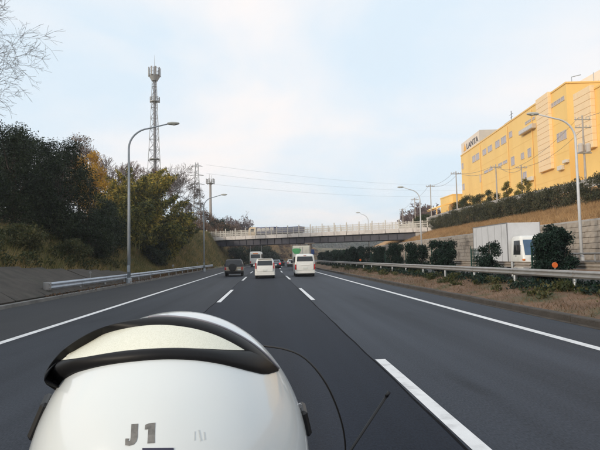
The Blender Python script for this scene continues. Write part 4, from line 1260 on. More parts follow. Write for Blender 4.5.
# far wooded ridge seen under the bridge on the right
def ridge(name, x0, x1, y, zt, depth, mat, n, leaf):
    rows = []; N = 40
    hs_ = [zt*(.86+.14*math.sin(2.1+7*i/N)*math.sin(1+9*i/N)) + random.uniform(-.04, .04)*zt for i in range(N+1)]
    for j in range(9):
        f = j/8
        rows.append([(lerp(x0, x1, i/N), y + depth*(f-.0), -.4 + hs_[i]*math.sin(math.pi*f*.9)) for i in range(N+1)])
    o = obj(name, MB().grid(rows), mat, smooth=True); tag(o, kind='structure')
    P = []
    for k in range(n):
        i = random.randint(0, N-1); f = random.uniform(.0, .6); t_ = random.random()
        P.append((lerp(x0, x1, (i+t_)/N), y+depth*f, -.4 + lerp(hs_[i], hs_[i+1], t_)*math.sin(math.pi*f*.9) + random.uniform(0, 2.5)))
    V, Fq = leaf_quads(np.array(P), leaf, leaf*.4, 0, .3)
    tag(np_mesh('far_wood', V, Fq, L_FAR), kind='stuff')
L_FAR = leaf_mat('leaf_far', [(.035, .045, .03), (.06, .065, .045), (.10, .085, .065)], trans=.1, nscale=.05)
ridge('far_hill', 20, 330, 560, 19, 160, SOIL_L, 22000, 2.6)
ridge('far_hill', -200, 600, 1000, 30, 300, SOIL_L, 16000, 5)
# pale far building under the bridge
fb_ = thing('far_building', 'low pale building far off under the bridge, above the median shrubs', 'building', (57, 400, 0))
m = MB(); m.box(50, 64, 398, 414, -.3, 6.2); obj('wall', m, PINK, fb_, world_of=fb_)
m = MB(); m.box(49.6, 64.4, 397.6, 414.4, 6.203, 6.9, .05); obj('roof', m, RAIL_W, fb_, world_of=fb_)
for k in range(5):
    m = MB(); m.box(51+2.6*k, 52.6+2.6*k, 397.9, 397.997, 2.6, 4.4); obj('window', m, WPANE, fb_, world_of=fb_)

# ------------------------------------------------------------------ vehicles
def rrect(yr, yf, hw, r, z, n=4):
    pts = []
    r = min(r, hw*.95, (yf-yr)*.45)
    for cx, cy, a0 in ((hw-r, yf-r, 0), (-hw+r, yf-r, 90), (-hw+r, yr+r, 180), (hw-r, yr+r, 270)):
        for k in range(n+1):
            a = R_(a0 + 90*k/n); pts.append((cx+r*math.cos(a), cy+r*math.sin(a), z))
    return pts

class Body:
    """sections: (z, y_rear, y_front, half_width, corner_radius)"""
    def __init__(s, sec): s.sec = sec; s.zs = [q[0] for q in sec]
    def at(s, z): return [float(np.interp(z, s.zs, [q[i] for q in s.sec])) for i in (1, 2, 3)]
    def mesh(s, z0=None, z1=None):
        secs = [q for q in s.sec if (z0 is None or q[0] >= z0-1e-6) and (z1 is None or q[0] <= z1+1e-6)]
        return MB().loft([rrect(q[1], q[2], q[3], q[4], q[0]) for q in secs])
    def rear(s, x0, x1, z0, z1, o=.012, n=5, inset=0.0, t=.012):
        rows = [[], []]
        m = MB()
        for lay, oo in ((0, o), (1, o-t)):
            m.grid([[(lerp(x0+inset*f, x1-inset*f, g), s.at(lerp(z0, z1, f))[0]-oo, lerp(z0, z1, f)) for g in (0, .5, 1)] for f in [k/n for k in range(n+1)]])
        return m
    def front(s, x0, x1, z0, z1, o=.012, n=5, inset=0.0):
        return MB().grid([[(lerp(x0+inset*f, x1-inset*f, g), s.at(lerp(z0, z1, f))[1]+o, lerp(z0, z1, f)) for g in (0, .5, 1)] for f in [k/n for k in range(n+1)]])
    def side(s, sd, y0, y1, z0, z1, o=.01, n=4, y0t=None, y1t=None):
        y0t = y0 if y0t is None else y0t; y1t = y1 if y1t is None else y1t
        return MB().grid([[(sd*(s.at(lerp(z0, z1, f))[2]+o), lerp(lerp(y0, y0t, f), lerp(y1, y1t, f), g), lerp(z0, z1, f)) for g in (0, .5, 1)] for f in [k/n for k in range(n+1)]])

def wheel(t, x, y, r, w, sd):
    m = MB(); m.lathe([(r*.55, -w/2), (r*.93, -w/2), (r, -w*.38), (r, w*.38), (r*.93, w/2), (r*.55, w/2)], (x, y, r), 'X', 20)
    tw_ = obj('wheel', m, TYRE, t)
    m = MB(); m.lathe([(.02, sd*w*.42), (r*.2, sd*w*.46), (r*.5, sd*w*.40), (r*.6, sd*w*.51)], (x, y, r), 'X', 16); obj('rim', m, RIM, tw_)

def car(label, x, y, rz, paint, body, dark_z=None, wheels=(.55, 3.3), wr=.31, wt=.70, lamps=None, rearwin=None, sides=(), shield=None, plate=(.62,), bumper=None, upper=None, brake=False, cat='car', name='parked_car', high=True):
    t = thing(name, label, cat, (x, y, .0), rz)
    b = Body(body)
    if upper:
        o = obj('body', b.mesh(None, upper[0]), paint, t); smooth_angle(o, 35)
        o = obj('upper_body', b.mesh(upper[0], None), upper[1], t); smooth_angle(o, 35)
    else:
        o = obj('body', b.mesh(), paint, t); smooth_angle(o, 35)
    for yy in wheels:
        for sd in (-1, 1): wheel(t, sd*wt, yy, wr, .2, sd)
    if rearwin: obj('rear_window', b.rear(*rearwin), CARGLASS, t, smooth=True)
    for (y0, y1, z0, z1, y0t, y1t) in sides:
        for sd in (-1, 1): obj('side_window', b.side(sd, y0, y1, z0, z1, y0t=y0t, y1t=y1t), CARGLASS, t, smooth=True)
    if shield: obj('windscreen', b.front(*shield), CARGLASS, t, smooth=True)
    for (x0, x1, z0, z1) in (lamps or ()):
        for sd in (-1, 1):
            m = b.rear(min(sd*x0, sd*x1), max(sd*x0, sd*x1), z0, z1, .03, t=.035)
            yr = b.at((z0+z1)/2)[0]
            m.box(min(sd*x0, sd*x1), max(sd*x0, sd*x1), yr-.022, yr+.05, z0+.02, z1-.02, .01)
            obj('tail_lamp', m, REDB if brake else REDL, t)
    if plate:
        z = plate[0]; m = MB(); yr = b.at(z)[0]; m.box(-.165, .165, yr-.035, yr-.005, z-.082, z+.082, .008); obj('number_plate', m, PLATE, t)
    if bumper:
        z0, z1, mt = bumper; yr = b.at((z0+z1)/2)[0]; hw = b.at((z0+z1)/2)[2]
        m = MB(); m.loft([rrect(yr-.07, yr+.5, hw+.02, .12, z) for z in (z0, z0+.04, z1-.04, z1)]); smooth_angle(obj('bumper', m, mt, t), 35)
    # underside, a dark box dropped lower to deepen the shade beneath the car
    zb = b.zs[0]; yr, yf, hw = b.at(zb)
    m = MB(); m.box(-hw+.12, hw-.12, yr+.25, yf-.25, zb-.15, zb+.02); obj('underbody', m, DARKP, t)
    # wing mirrors
    return t, b

# small white hatchback / minivan in our lane
vt, vb = car('white hatchback with tall red tail lamps, in the middle lane ahead', -.15, 43.6, 0, WHITEP,
    [(.22, .10, 3.55, .74, .25), (.34, .02, 3.62, .81, .25), (.60, .00, 3.63, .835, .25), (.85, .03, 3.55, .83, .22), (.95, .05, 3.45, .825, .20), (.98, .055, 2.85, .82, .2), (1.10, .08, 2.75, .80, .2), (1.45, .22, 2.25, .715, .2), (1.58, .33, 1.95, .66, .25), (1.63, .48, 1.75, .58, .25)],
    lamps=[(.70, .79, .80, 1.28)], rearwin=(-.63, .63, 1.06, 1.46, .012, 5, .05), sides=[(.35, 1.2, 1.02, 1.42, .5, 1.2), (1.28, 2.2, 1.02, 1.42, 1.28, 1.95)], shield=(-.66, .66, 1.03, 1.46, .012, 5, .06),
    plate=(.66,), bumper=(.26, .52, WHITEP), wheels=(.62, 2.95), wr=.29, wt=.70, name='hatchback_car', cat='car')
m = MB(); m.box(-.60, .60, .19, .45, 1.60, 1.635, .012); obj('spoiler', m, WHITEP, vt)
m = MB(); m.box(-.5, .5, -.055, .04, .17, .27, .02); obj('diffuser', m, DARKP, vt)
m = MB(); m.tube([(-.1, .085, 1.03), (.35, .11, 1.16)], .012, 5); obj('wiper', m, DARKP, vt)
for sd in (-1, 1):
    m = MB(); m.obox((sd*.93, 2.55, 1.06), (.09, 0, 0), (0, .05, 0), (0, 0, .07), .03); obj('wing_mirror', m, WHITEP, vt)

def gaps(t, b, lines):
    for k, (x0, x1, z0, z1) in enumerate(lines):
        obj('panel_gap', b.rear(x0, x1, z0, z1, .006, n=3, t=.004), DARKP, t)
gaps(vt, vb, [(-.675, -.66, .56, 1.02), (.66, .675, .56, 1.02), (-.66, .66, .545, .558)])
# white van in the right lane
vt, vb = car('white high roofed van with a wide rear window, in the right lane', 3.30, 45.4, -.012, WHITEP,
    [(.26, .06, 4.55, .80, .2), (.36, .02, 4.62, .86, .2), (.8, .0, 4.66, .88, .2), (1.10, .02, 4.55, .88, .18), (1.2, .03, 4.35, .87, .18), (1.6, .09, 3.95, .825, .18), (1.80, .15, 3.7, .785, .2), (1.92, .26, 3.4, .71, .25), (1.965, .5, 3.1, .58, .3)],
    lamps=[(.77, .87, .62, 1.06)], rearwin=(-.70, .70, 1.32, 1.74, .012, 5, .045), sides=[(.35, 1.5, 1.22, 1.72, .4, 1.5), (1.6, 2.8, 1.22, 1.72, 1.6, 2.8), (2.9, 3.9, 1.22, 1.70, 2.9, 3.55)], shield=(-.72, .72, 1.25, 1.78, .012, 5, .06),
    plate=(.74,), bumper=(.30, .55, WHITEP), wheels=(.85, 3.4), wr=.32, wt=.74, name='van', cat='van')
gaps(vt, vb, [(-.755, -.74, .56, 1.28), (.74, .755, .56, 1.28), (-.74, .74, .552, .566)])
m = MB(); m.box(-.4, .4, -.03, .0, .98, 1.02, .01); obj('garnish', m, WHITEP, vt)
m = MB(); m.box(-.74, .74, -.05, .06, .20, .305, .02); obj('lower_bumper', m, DARKP, vt)
m = MB(); m.tube([(0, .045, 1.22), (.45, .09, 1.36)], .014, 5); obj('wiper', m, DARKP, vt)
m = MB(); m.box(-.12, .12, .10, .13, 1.80, 1.845, .01); obj('high_brake_lamp', m, REDL, vt)
for sd in (-1, 1):
    m = MB(); m.obox((sd*1.0, 3.95, 1.28), (.10, 0, 0), (0, .06, 0), (0, 0, .13), .03); obj('wing_mirror', m, DARKP, vt)

# two tone off-roader
vt, vb = car('low dark topped off-roader with a beige tail and a spare wheel, in the left lane', -3.12, 50.4, .02, BEIGEP,
    [(.38, .06, 4.1, .76, .12), (.46, .02, 4.2, .85, .14), (.70, .0, 4.2, .88, .14), (.90, .01, 4.15, .88, .12), (.98, .02, 2.95, .87, .12), (1.06, .03, 2.85, .855, .12), (1.44, .14, 2.45, .765, .14), (1.56, .24, 2.2, .70, .18), (1.61, .45, 2.0, .6, .2)],
    upper=(.90, DGREYP), lamps=[(.70, .86, .62, .88)], rearwin=(-.64, .64, 1.06, 1.42, .012, 5, .04), sides=[(.3, 1.15, 1.04, 1.42, .4, 1.15), (1.25, 2.1, 1.04, 1.42, 1.25, 2.1), (2.18, 2.75, 1.04, 1.40, 2.18, 2.5)], shield=(-.70, .70, 1.02, 1.44, .012, 5, .05),
    plate=None, bumper=(.38, .54, DARKP), wheels=(.75, 3.3), wr=.36, wt=.75, name='off_roader', cat='car')
m = MB(); m.lathe([(.02, -.24), (.34, -.235), (.375, -.19), (.38, -.06), (.36, -.02), (.02, -.02)], (-.10, 0, .88), 'Y', 24); obj('spare_wheel', m, BLACK, vt)
m = MB(); m.box(.36, .66, -.05, -.02, .56, .68, .01); obj('number_plate', m, PLATE, vt)
for sd in (-1, 1):
    m = MB(); m.obox((sd*.97, 2.75, 1.06), (.09, 0, 0), (0, .05, 0), (0, 0, .08), .02); obj('wing_mirror', m, DARKP, vt)
    m = MB(); m.tube([(sd*.6, .5, 1.61), (sd*.6, .55, 1.66), (sd*.6, 1.9, 1.66), (sd*.6, 1.95, 1.61)], .018, 5); obj('roof_rail', m, DARKP, vt)

# coach
vt, vb = car('white coach seen from behind, far ahead in the left lane', -2.15, 103, -.03, WHITEP,
    [(.35, .04, 8.9, 1.08, .2), (.5, .0, 9.0, 1.14, .2), (1.5, .0, 9.0, 1.15, .2), (1.6, .01, 8.98, 1.15, .2), (2.6, .06, 8.75, 1.12, .2), (2.92, .14, 8.5, 1.06, .3), (3.02, .4, 8.2, .9, .4)],
    lamps=[(.86, 1.06, .75, 1.15)], rearwin=(-.92, .92, 1.75, 2.45, .012, 4, .02), sides=[(.5, 2.4, 1.75, 2.5, .5, 2.4), (2.5, 4.4, 1.75, 2.5, 2.5, 4.4), (4.5, 6.4, 1.75, 2.5, 4.5, 6.4), (6.5, 8.3, 1.75, 2.5, 6.5, 8.2)],
    plate=(.62,), bumper=(.36, .66, DARKP), wheels=(1.9, 6.9), wr=.42, wt=.95, name='coach', cat='coach')
m = MB(); m.box(-.5, .5, -.035, .06, 2.55, 2.70, .004); obj('destination_panel', m, AMBER, vt)
# teal saloon, dark saloon, small white car
sal = [(.22, .1, 4.3, .74, .2), (.34, .02, 4.4, .82, .22), (.62, .0, 4.4, .84, .22), (.86, .04, 4.3, .83, .2), (.92, .3, 3.2, .81, .2), (1.30, .95, 2.6, .66, .2), (1.38, 1.2, 2.35, .58, .22)]
sd_ = dict(wheels=(.8, 3.5), wr=.31, wt=.70, name='saloon_car', cat='car', plate=(.6,), bumper=(.24, .5, DARKP), rearwin=(-.58, .58, .96, 1.28, .012, 5, .06), sides=[(1.0, 1.9, .96, 1.26, 1.15, 1.9), (2.0, 2.9, .96, 1.26, 2.0, 2.55)], shield=(-.66, .66, .96, 1.28, .012, 5, .06))
car('small teal saloon with a glowing brake lamp, beyond the white hatchback', 1.55, 88, -.03, TEALP, sal, lamps=[(.50, .80, .62, .85)], brake=True, **sd_)
car('tiny dark saloon far ahead at the bend of the lanes', 2.95, 112, -.05, DGREYP, sal, lamps=[(.5, .8, .62, .85)], **sd_)
car('tiny white car far ahead, left of the box truck', 4.6, 98, -.05, WHITEP, sal, lamps=[(.5, .8, .62, .85)], **sd_)

# box trucks
def box_truck(label, x, y, rz, boxmat, W, H, L, cabmat, green=False, open_=None, cab_h=2.55, blueglass=False, name='box_truck', group=None):
    """local frame: cargo rear at y=0, cab at +L"""
    t = thing(name, label, 'truck', (x, y, .03), rz)
    z0 = .95
    m = MB(); m.box(-W/2, W/2, 0, L, z0, H, .03); bx_ = obj('cargo_box', m, boxmat, t)
    for xx in (-W/2, W/2):
        m = MB()
        m.box(xx-.02, xx+.02, -.015, .06, z0-.02, H+.02); m.box(xx-.02, xx+.02, L-.06, L+.015, z0-.02, H+.02)
        m.box(xx-.018, xx+.018, .062, L-.062, H-.04, H+.018); m.box(xx-.018, xx+.018, .062, L-.062, z0-.018, z0+.06)
        obj('edge_trim', m, RIM, bx_)
    for k in range(int(L/1.1)):
        for xx in (-1, 1):
            m = MB(); m.box(xx*W/2-.008, xx*W/2+.008, .6+1.1*k-.012, .6+1.1*k+.012, z0+.08, H-.06); obj('seam', m, RIM, bx_)
    for sx in (-1, 1):
        m = MB(); m.box(min(sx*.02, sx*(W/2-.06)), max(sx*.02, sx*(W/2-.06)), -.03, -.003, z0+.05, H-.08, .01); dr = obj('rear_door', m, boxmat, bx_)
        m = MB(); m.tube([(sx*.18, -.05, z0+.1), (sx*.18, -.05, H-.15)], .018, 6); obj('lock_bar', m, RIM, bx_)
    m = MB(); m.box(-.42, -.30, .2, L+1.6, .62, .82); m.box(.30, .42, .2, L+1.6, .62, .82); m.box(-W/2+.1, W/2-.1, .05, .15, .45, .60, .01); m.box(-.9, .9, .2, L-.2, .822, .94)
    obj('chassis', m, DARKP, t)
    for yy, dbl in ((1.3, 1), (L+.75, 0)):
        for sd in (-1, 1): wheel(t, sd*(W/2-.2), yy, .42, .34 if dbl else .24, sd)
    for sd in (-1, 1):
        m = MB(); m.box(sd*(W/2-.25)-.16, sd*(W/2-.25)+.16, -.02, .06, .66, .82, .01); obj('tail_lamp', m, REDL, t)
        m = MB(); m.box(sd*(W/2-.04)-.012, sd*(W/2-.04)+.012, 2.0, L-.4, .45, .52); m.box(sd*(W/2-.04)-.012, sd*(W/2-.04)+.012, 2.0, L-.4, .62, .69); obj('side_guard', m, RIM, t)
    cb = Body([(.55, L+.12, L+1.9, W/2-.12, .12), (.70, L+.10, L+1.95, W/2-.06, .16), (1.35, L+.10, L+1.93, W/2-.06, .2), (1.55, L+.10, L+1.86, W/2-.07, .2), (cab_h-.22, L+.12, L+1.52, W/2-.14, .2), (cab_h-.04, L+.2, L+1.35, W/2-.22, .22), (cab_h, L+.35, L+1.2, W/2-.35, .25)])
    c_ = obj('cab', cb.mesh(), cabmat, t); smooth_angle(c_, 35)
    obj('windscreen', cb.front(-W/2+.22, W/2-.22, 1.48, cab_h-.28, .012, 5, .05), BLUEGLASS if blueglass else CARGLASS, c_, smooth=True)
    for sd in (-1, 1):
        obj('side_window', cb.side(sd, L+.62, L+1.6, 1.5, cab_h-.32, y0t=L+.62, y1t=L+1.42), CARGLASS, c_, smooth=True)
        m = MB(); m.obox((sd*(W/2+.16), L+1.72, 1.95), (.10, 0, 0), (0, .035, 0), (0, 0, .2), .03); m.tube([(sd*(W/2-.1), L+1.62, 2.1), (sd*(W/2+.14), L+1.7, 2.1)], .015, 5); obj('wing_mirror', m, DARKP, c_)
        m = MB(); m.box(sd*(W/2-.38)-.17, sd*(W/2-.38)+.17, L+1.90, L+1.985, .86, 1.06, .02); obj('headlight', m, LENS, c_)
        m = MB(); m.box(sd*(W/2-.12)-.07, sd*(W/2-.12)+.07, L+1.80, L+1.97, 1.12, 1.24, .02); obj('indicator', m, AMBER, c_)
        m = MB(); m.obox((sd*(W/2-.06), L+.95, 1.42), (.012, 0, 0), (0, .09, 0), (0, 0, .02), .006); obj('handle', m, DARKP, c_)
    m = MB(); m.box(-.6, .6, L+1.945, L+1.975, 1.12, 1.32, .01); obj('grille', m, DARKP, c_)
    m = MB(); m.box(-W/2+.06, W/2-.06, L+1.86, L+2.02, .48, .78, .04); obj('bumper', m, RAIL_W, c_)
    if green:
        m = MB()
        pts = [(-.62 + .55*math.cos(a)*(1+.18*math.sin(3*a)), 2.5 + .45*math.sin(a)*(1+.2*math.cos(2*a)), ) for a in [2*math.pi*k/24 for k in range(24)]]
        m.prism(pts, 'Y', -.040, -.031); obj('logo', m, GREEN_LOGO, bx_)
        m = MB(); m.box(-.78, -.46, -.040, -.031, 1.45, 2.02); obj('logo', m, GREEN_LOGO, bx_)
    return t
box_truck('cream box truck with a green emblem on its rear doors, ahead of the white van', 4.62, 70, -.03, CREAMP, 2.26, 3.2, 4.8, WHITEP, True)
box_truck('white box truck coming the other way beside the stone wall', 16.3+1.15, 40.6, math.pi, BOXGREY, 2.3, 3.68, 5.9, WHITEP, False, cab_h=2.75, blueglass=True)

# blue truck crossing the bridge, heading left
bt = thing('flatbed_truck', 'long blue truck with a tan cab crossing the bridge', 'truck', bp(16, 2.6, DZ+.02), math.atan2(bd.y, bd.x))
TANP = M('tan_paint', (.50, .38, .24), .4, var=.08); 
cbd = Body([(.5, 0, 2.0, 1.05, .12), (.8, -.02, 2.05, 1.1, .15), (1.4, 0, 2.03, 1.1, .15), (2.3, .15, 2.0, 1.0, .15), (2.5, .35, 1.9, .85, .2)])
m = cbd.mesh(); m.v = [(-5.6+y, x, z) for x, y, z in m.v]; o = obj('cab', m, TANP, bt); smooth_angle(o)
m = MB(); m.grid([[(-5.62+lerp(-.0, .13, f), x, lerp(1.5, 2.2, f)) for x in (-.85, .85)] for f in (0, 1)]); obj('windscreen', m, CARGLASS, o)
m = MB(); m.box(-4.9, -4.0, -1.115, -1.06, 1.5, 2.1, .01); obj('side_window', m, CARGLASS, o)
m = MB(); m.box(-3.3, 1.2, -1.12, 1.12, .9, 2.35, .03); obj('cargo_body', m, BLUEP, bt)
for k in range(4):
    m = MB(); m.box(-3.1+1.1*k, -2.25+1.1*k, -1.14, -1.121, 1.55, 2.2, .004); obj('side_panel', m, GREYR, bt)
m = MB(); m.box(1.6, 7.4, -1.12, 1.12, .9, 2.15, .03); obj('cargo_body', m, BLUEP, bt)
for k in range(4):
    m = MB(); m.box(2.0+1.25*k, 3.1+1.25*k, -1.14, -1.121, 1.5, 2.05, .004); obj('side_panel', m, M('panel_slate', (.16, .18, .26), .5), bt)
m = MB(); m.box(-3.6, 7.3, -.5, .5, .55, .88); obj('chassis', m, DARKP, bt)
for xx in (-4.9, -2.2, -1.2, 4.9, 6.0):
    for sy in (-1, 1):
        m = MB(); m.lathe([(.2, -.14), (.42, -.13), (.42, .13), (.2, .14)], (xx, sy*.95, .43), 'Y', 16); obj('wheel', m, TYRE, bt)

# blue roadside sign beyond the van
sg = thing('road_sign', 'small blue road sign on the median edge, just right of the box truck', 'road sign', (8.25, 94, .1))
m = MB(); m.box(-.27, .27, -.03, .0, 2.1, 3.0, .01); pnl = obj('sign_panel', m, BLUE_SIGN, sg)
for sx in (-.2, .2):
    m = MB(); m.tube([(sx, .04, -.3), (sx, .04, 3.0)], .035, 8); obj('post', m, GALV, sg)
# slim posts standing under the bridge
for k, (x, y, lb_) in enumerate([(fx(250, 124), 124, 'slim grey post under the bridge above the white coach'), (fx(261, 126), 126, 'slim grey post under the bridge right of the white coach')]):
    p_ = thing('roadside_post', lb_, 'post', (x, y, 0), 0, 'posts under the bridge')
    m = MB(); m.tube([(0, 0, -.2), (0, 0, 6.0)], .09, 8, True, .06); obj('pole', m, GALV, p_)
    m = MB(); m.lathe([(.2, -.2), (.2, .1), (.1, .14)], (0, 0, 0), 'Z', 10); obj('base', m, CONC, p_)

# ------------------------------------------------------------------ helmet, rider and motorcycle
CAMC = Vector((0, 0, CAM_H))
HC = Vector((-.0937, .55, 1.423)); HA = Vector((.1335, .16, .1545))
def look(px, py):
    d = CAM_R @ Vector(((px-300)/F_PX, -(py-225)/F_PX, -1)); return d.normalized()
def on_helmet(px, py, off=0.0, k=1.0):
    """point of the helmet shell that the crescent outline was measured on, lifted by off along the shell normal"""
    d = look(px, py)
    o = CAMC - HC
    D = Vector((d.x/HA.x, d.y/HA.y, d.z/HA.z))/k; O = Vector((o.x/HA.x, o.y/HA.y, o.z/HA.z))/k
    a = D.dot(D); b = 2*D.dot(O); c = O.dot(O)-1; disc = b*b-4*a*c
    t = (-b - math.sqrt(disc))/(2*a) if disc > 0 else -b/(2*a)
    p = O + D*t
    n = Vector((p.x/HA.x, p.y/HA.y, p.z/HA.z)).normalized()
    return Vector((p.x*HA.x, p.y*HA.y, p.z*HA.z))*k + n*off
hm = thing('helmet', 'white open-face motorcycle helmet with a pale reflective crescent, in the foreground', 'helmet', HC)
HELM_W = M('helmet_white', (.72, .755, .755), .22, var=.012, scale=6, coat=.7, dirt=(.70, .735, .735), dscale=9, dlo=.55, dhi=.75)
m = MB(); rings = []
for i in range(1, 49):
    th = math.pi*i/49*.80
    rings.append([(HA.x*math.sin(th)*math.cos(a), HA.y*math.sin(th)*math.sin(a), HA.z*math.cos(th)) for a in [2*math.pi*k/96 for k in range(96)]])
m.loft(rings, False)
m.v.append((0, 0, HA.z)); ti = len(m.v)-1
m.f += [(ti, k, (k+1) % 96) for k in range(96)]
obj('shell', m, HELM_W, hm, smooth=True)
th = math.pi*48/49*.80
m = MB(); m.tube([(HA.x*math.sin(th)*math.cos(a), HA.y*math.sin(th)*math.sin(a), HA.z*math.cos(th)) for a in [2*math.pi*k/48 for k in range(49)]], .008, 8, False); obj('rim_trim', m, BLACK, hm, smooth=True)
# face shield at the front
m = MB(); rows = []
for i in range(13):
    t_ = lerp(R_(50), R_(118), i/12)
    rows.append([(HA.x*1.035*math.sin(t_)*math.cos(a), HA.y*1.05*math.sin(t_)*math.sin(a), HA.z*1.0*math.cos(t_)) for a in [lerp(R_(32), R_(148), k/32) for k in range(33)]])
m.grid(rows); obj('face_shield', m, CARGLASS, hm, smooth=True)
# crescent: four outline curves, left to right
def curve(pts, n):
    xs = np.array([p[0] for p in pts], float); ys = np.array([p[1] for p in pts], float)
    d = np.r_[0, np.cumsum(np.hypot(np.diff(xs), np.diff(ys)))]; d /= d[-1]
    # smooth (Catmull-Rom) resample
    out = []
    for t_ in np.linspace(0, 1, n):
        i = min(len(xs)-2, max(0, int(np.searchsorted(d, t_)-1))); f = (t_-d[i])/(d[i+1]-d[i])
        def cr(v):
            p0 = v[max(0, i-1)]; p1 = v[i]; p2 = v[i+1]; p3 = v[min(len(v)-1, i+2)]
            return .5*((2*p1)+(-p0+p2)*f+(2*p0-5*p1+4*p2-p3)*f*f+(-p0+3*p1-3*p2+p3)*f**3)
        out.append((cr(xs), cr(ys)))
    return out
NN = 49
OU = curve([(45, 377), (52, 364), (66, 349), (88, 335), (112, 326), (140, 320), (166, 318), (195, 321), (222, 329), (247, 342), (265, 356), (278, 370)], NN)
IU = curve([(62, 361), (72, 353), (88, 343), (108, 334), (135, 328), (162, 326), (190, 329), (212, 335), (230, 343), (244, 351)], NN)
IL = curve([(62, 361), (78, 359), (98, 356), (125, 352), (150, 350), (175, 349), (200, 349.5), (222, 350.5), (244, 351)], NN)
OL = curve([(47, 385), (60, 378), (80, 371), (105, 365), (135, 361), (165, 359), (195, 360), (222, 364), (250, 371), (266, 374), (278, 371)], NN)
K_UP = lambda x: float(np.interp(x, [45, 66, 88, 112, 140, 166, 195, 300], [1.10, 1.11, 1.09, 1.056, 1.026, 1.010, 1.004, 1.003]))
K_LO = lambda x: float(np.interp(x, [45, 54, 62, 75, 300], [1.066, 1.036, 1.020, 1.004, 1.003]))
K_MID = lambda x: float(np.interp(x, [45, 62, 90, 120, 166, 300], [1.085, 1.070, 1.036, 1.012, 1.005, 1.003]))
def band(A, B, lift, ka, kb, nn=9, edge=.0008):
    rows = []
    for k in range(nn):
        f = k/(nn-1); off = edge + lift*math.sin(math.pi*f)**.55
        rows.append([on_helmet(lerp(a[0], b[0], f), lerp(a[1], b[1], f), off, lerp(ka(a[0]), kb(b[0]), f)) for a, b in zip(A, B)])
    return rows
m = MB()
m.grid(band(OU, IU, .0026, K_UP, K_MID)); m.grid(band(IL, OL, .0036, K_MID, K_LO))
# tips
def tip(o0, o1, i0, lift=.0026):
    mid = ((o0[0]+o1[0])/2 - (1.2 if o0[0] < 100 else -.6), (o0[1]+o1[1])/2)
    rows = []
    for k in range(7):
        f = k/6; row = []
        for g, p in enumerate((o0, mid, o1)):
            kk = (K_UP, K_UP, K_LO)[g]
            row.append(on_helmet(lerp(p[0], i0[0], f), lerp(p[1], i0[1], f), .0008 + lift*math.sin(math.pi*f)**.55, lerp(kk(p[0]), K_MID(i0[0]), f)))
        rows.append(row)
    m.grid(rows)
    return mid
tl = tip(OU[0], OL[0], IU[0]); tr_ = tip(OU[-1], OL[-1], IU[-1])
# the raised rim closes back onto the shell
def onto(p, b_):
    q = Vector((p.x/HA.x, p.y/HA.y, p.z/HA.z)).normalized(); q = (q + Vector((0, b_, 0))).normalized()*.995
    return Vector((q.x*HA.x, q.y*HA.y, q.z*HA.z))
eo = [on_helmet(a[0], a[1], .0008, K_UP(a[0])) for a in OU]; el = [on_helmet(a[0], a[1], .0008, K_LO(a[0])) for a in OL]
m.grid([eo, [onto(p, .05) for p in eo]]); m.grid([el, [onto(p, .0) for p in el]])
et = [eo[0], on_helmet(tl[0], tl[1], .0008, K_UP(tl[0])), el[0]]
m.grid([et, [onto(p, .03) for p in et]])
TRIM = M('helmet_trim', (.007, .007, .008), .5, var=.25, scale=30, spec=.25)
ct = obj('crescent_trim', m, TRIM, hm, smooth=True)
# thin grey edge at the back of the trim
m = MB(); m.tube([on_helmet(a[0]+.3, a[1]-1.0, .0008, K_UP(a[0])) for a in OU[22:]], .0011, 6); obj('trim_edge', m, M('trim_edge_grey', (.28, .27, .30), .4), hm, smooth=True)
m = MB(); rows = []
for k in range(7):
    f = k/6
    rows.append([on_helmet(lerp(a[0], b[0], f), lerp(a[1], b[1], f),   .0012, K_MID(lerp(a[0], b[0], f))) for a, b in zip(IU, IL)])
m.grid(rows)
rm, t_, p_ = new_mat('reflective_sheet')
tcn = t_.nodes.new('ShaderNodeTexCoord'); vo = t_.nodes.new('ShaderNodeTexVoronoi'); vo.inputs['Scale'].default_value = 1600
t_.links.new(tcn.outputs['Object'], vo.inputs['Vector'])
rr_ = t_.nodes.new('ShaderNodeValToRGB'); rr_.color_ramp.elements[0].color = (.70, .69, .55, 1); rr_.color_ramp.elements[1].color = (.84, .83, .70, 1); rr_.color_ramp.elements[1].position = .6
t_.links.new(vo.outputs['Color'], rr_.inputs[0]); t_.links.new(rr_.outputs[0], p_.inputs['Base Color'])
p_.inputs['Roughness'].default_value = .45; p_.inputs['Coat Weight'].default_value = .4; p_.inputs['Coat Roughness'].default_value = .15
bp2 = t_.nodes.new('ShaderNodeBump'); bp2.inputs['Strength'].default_value = .25; bp2.inputs['Distance'].default_value = .001
t_.links.new(vo.outputs['Distance'], bp2.inputs['Height']); t_.links.new(bp2.outputs[0], p_.inputs['Normal'])
obj('reflector_panel', m, rm, hm, smooth=True)
# lettering J1
LETT = M('lettering_grey', (.17, .165, .155), .4, var=.35, scale=160)
def decal(polys, mat, name, off=.0004, parent=None):
    mm = MB()
    for poly in polys:
        n = len(poly)
        # subdivided prism: top faces follow the shell
        top = [on_helmet(x, y, off) for x, y in poly]; bot = [on_helmet(x, y, .0001) for x, y in poly]
        mm.add(top+bot, [tuple(range(n))] + [(i, (i+1) % n, n+(i+1) % n, n+i) for i in range(n)])
    return obj(name, mm, mat, hm)
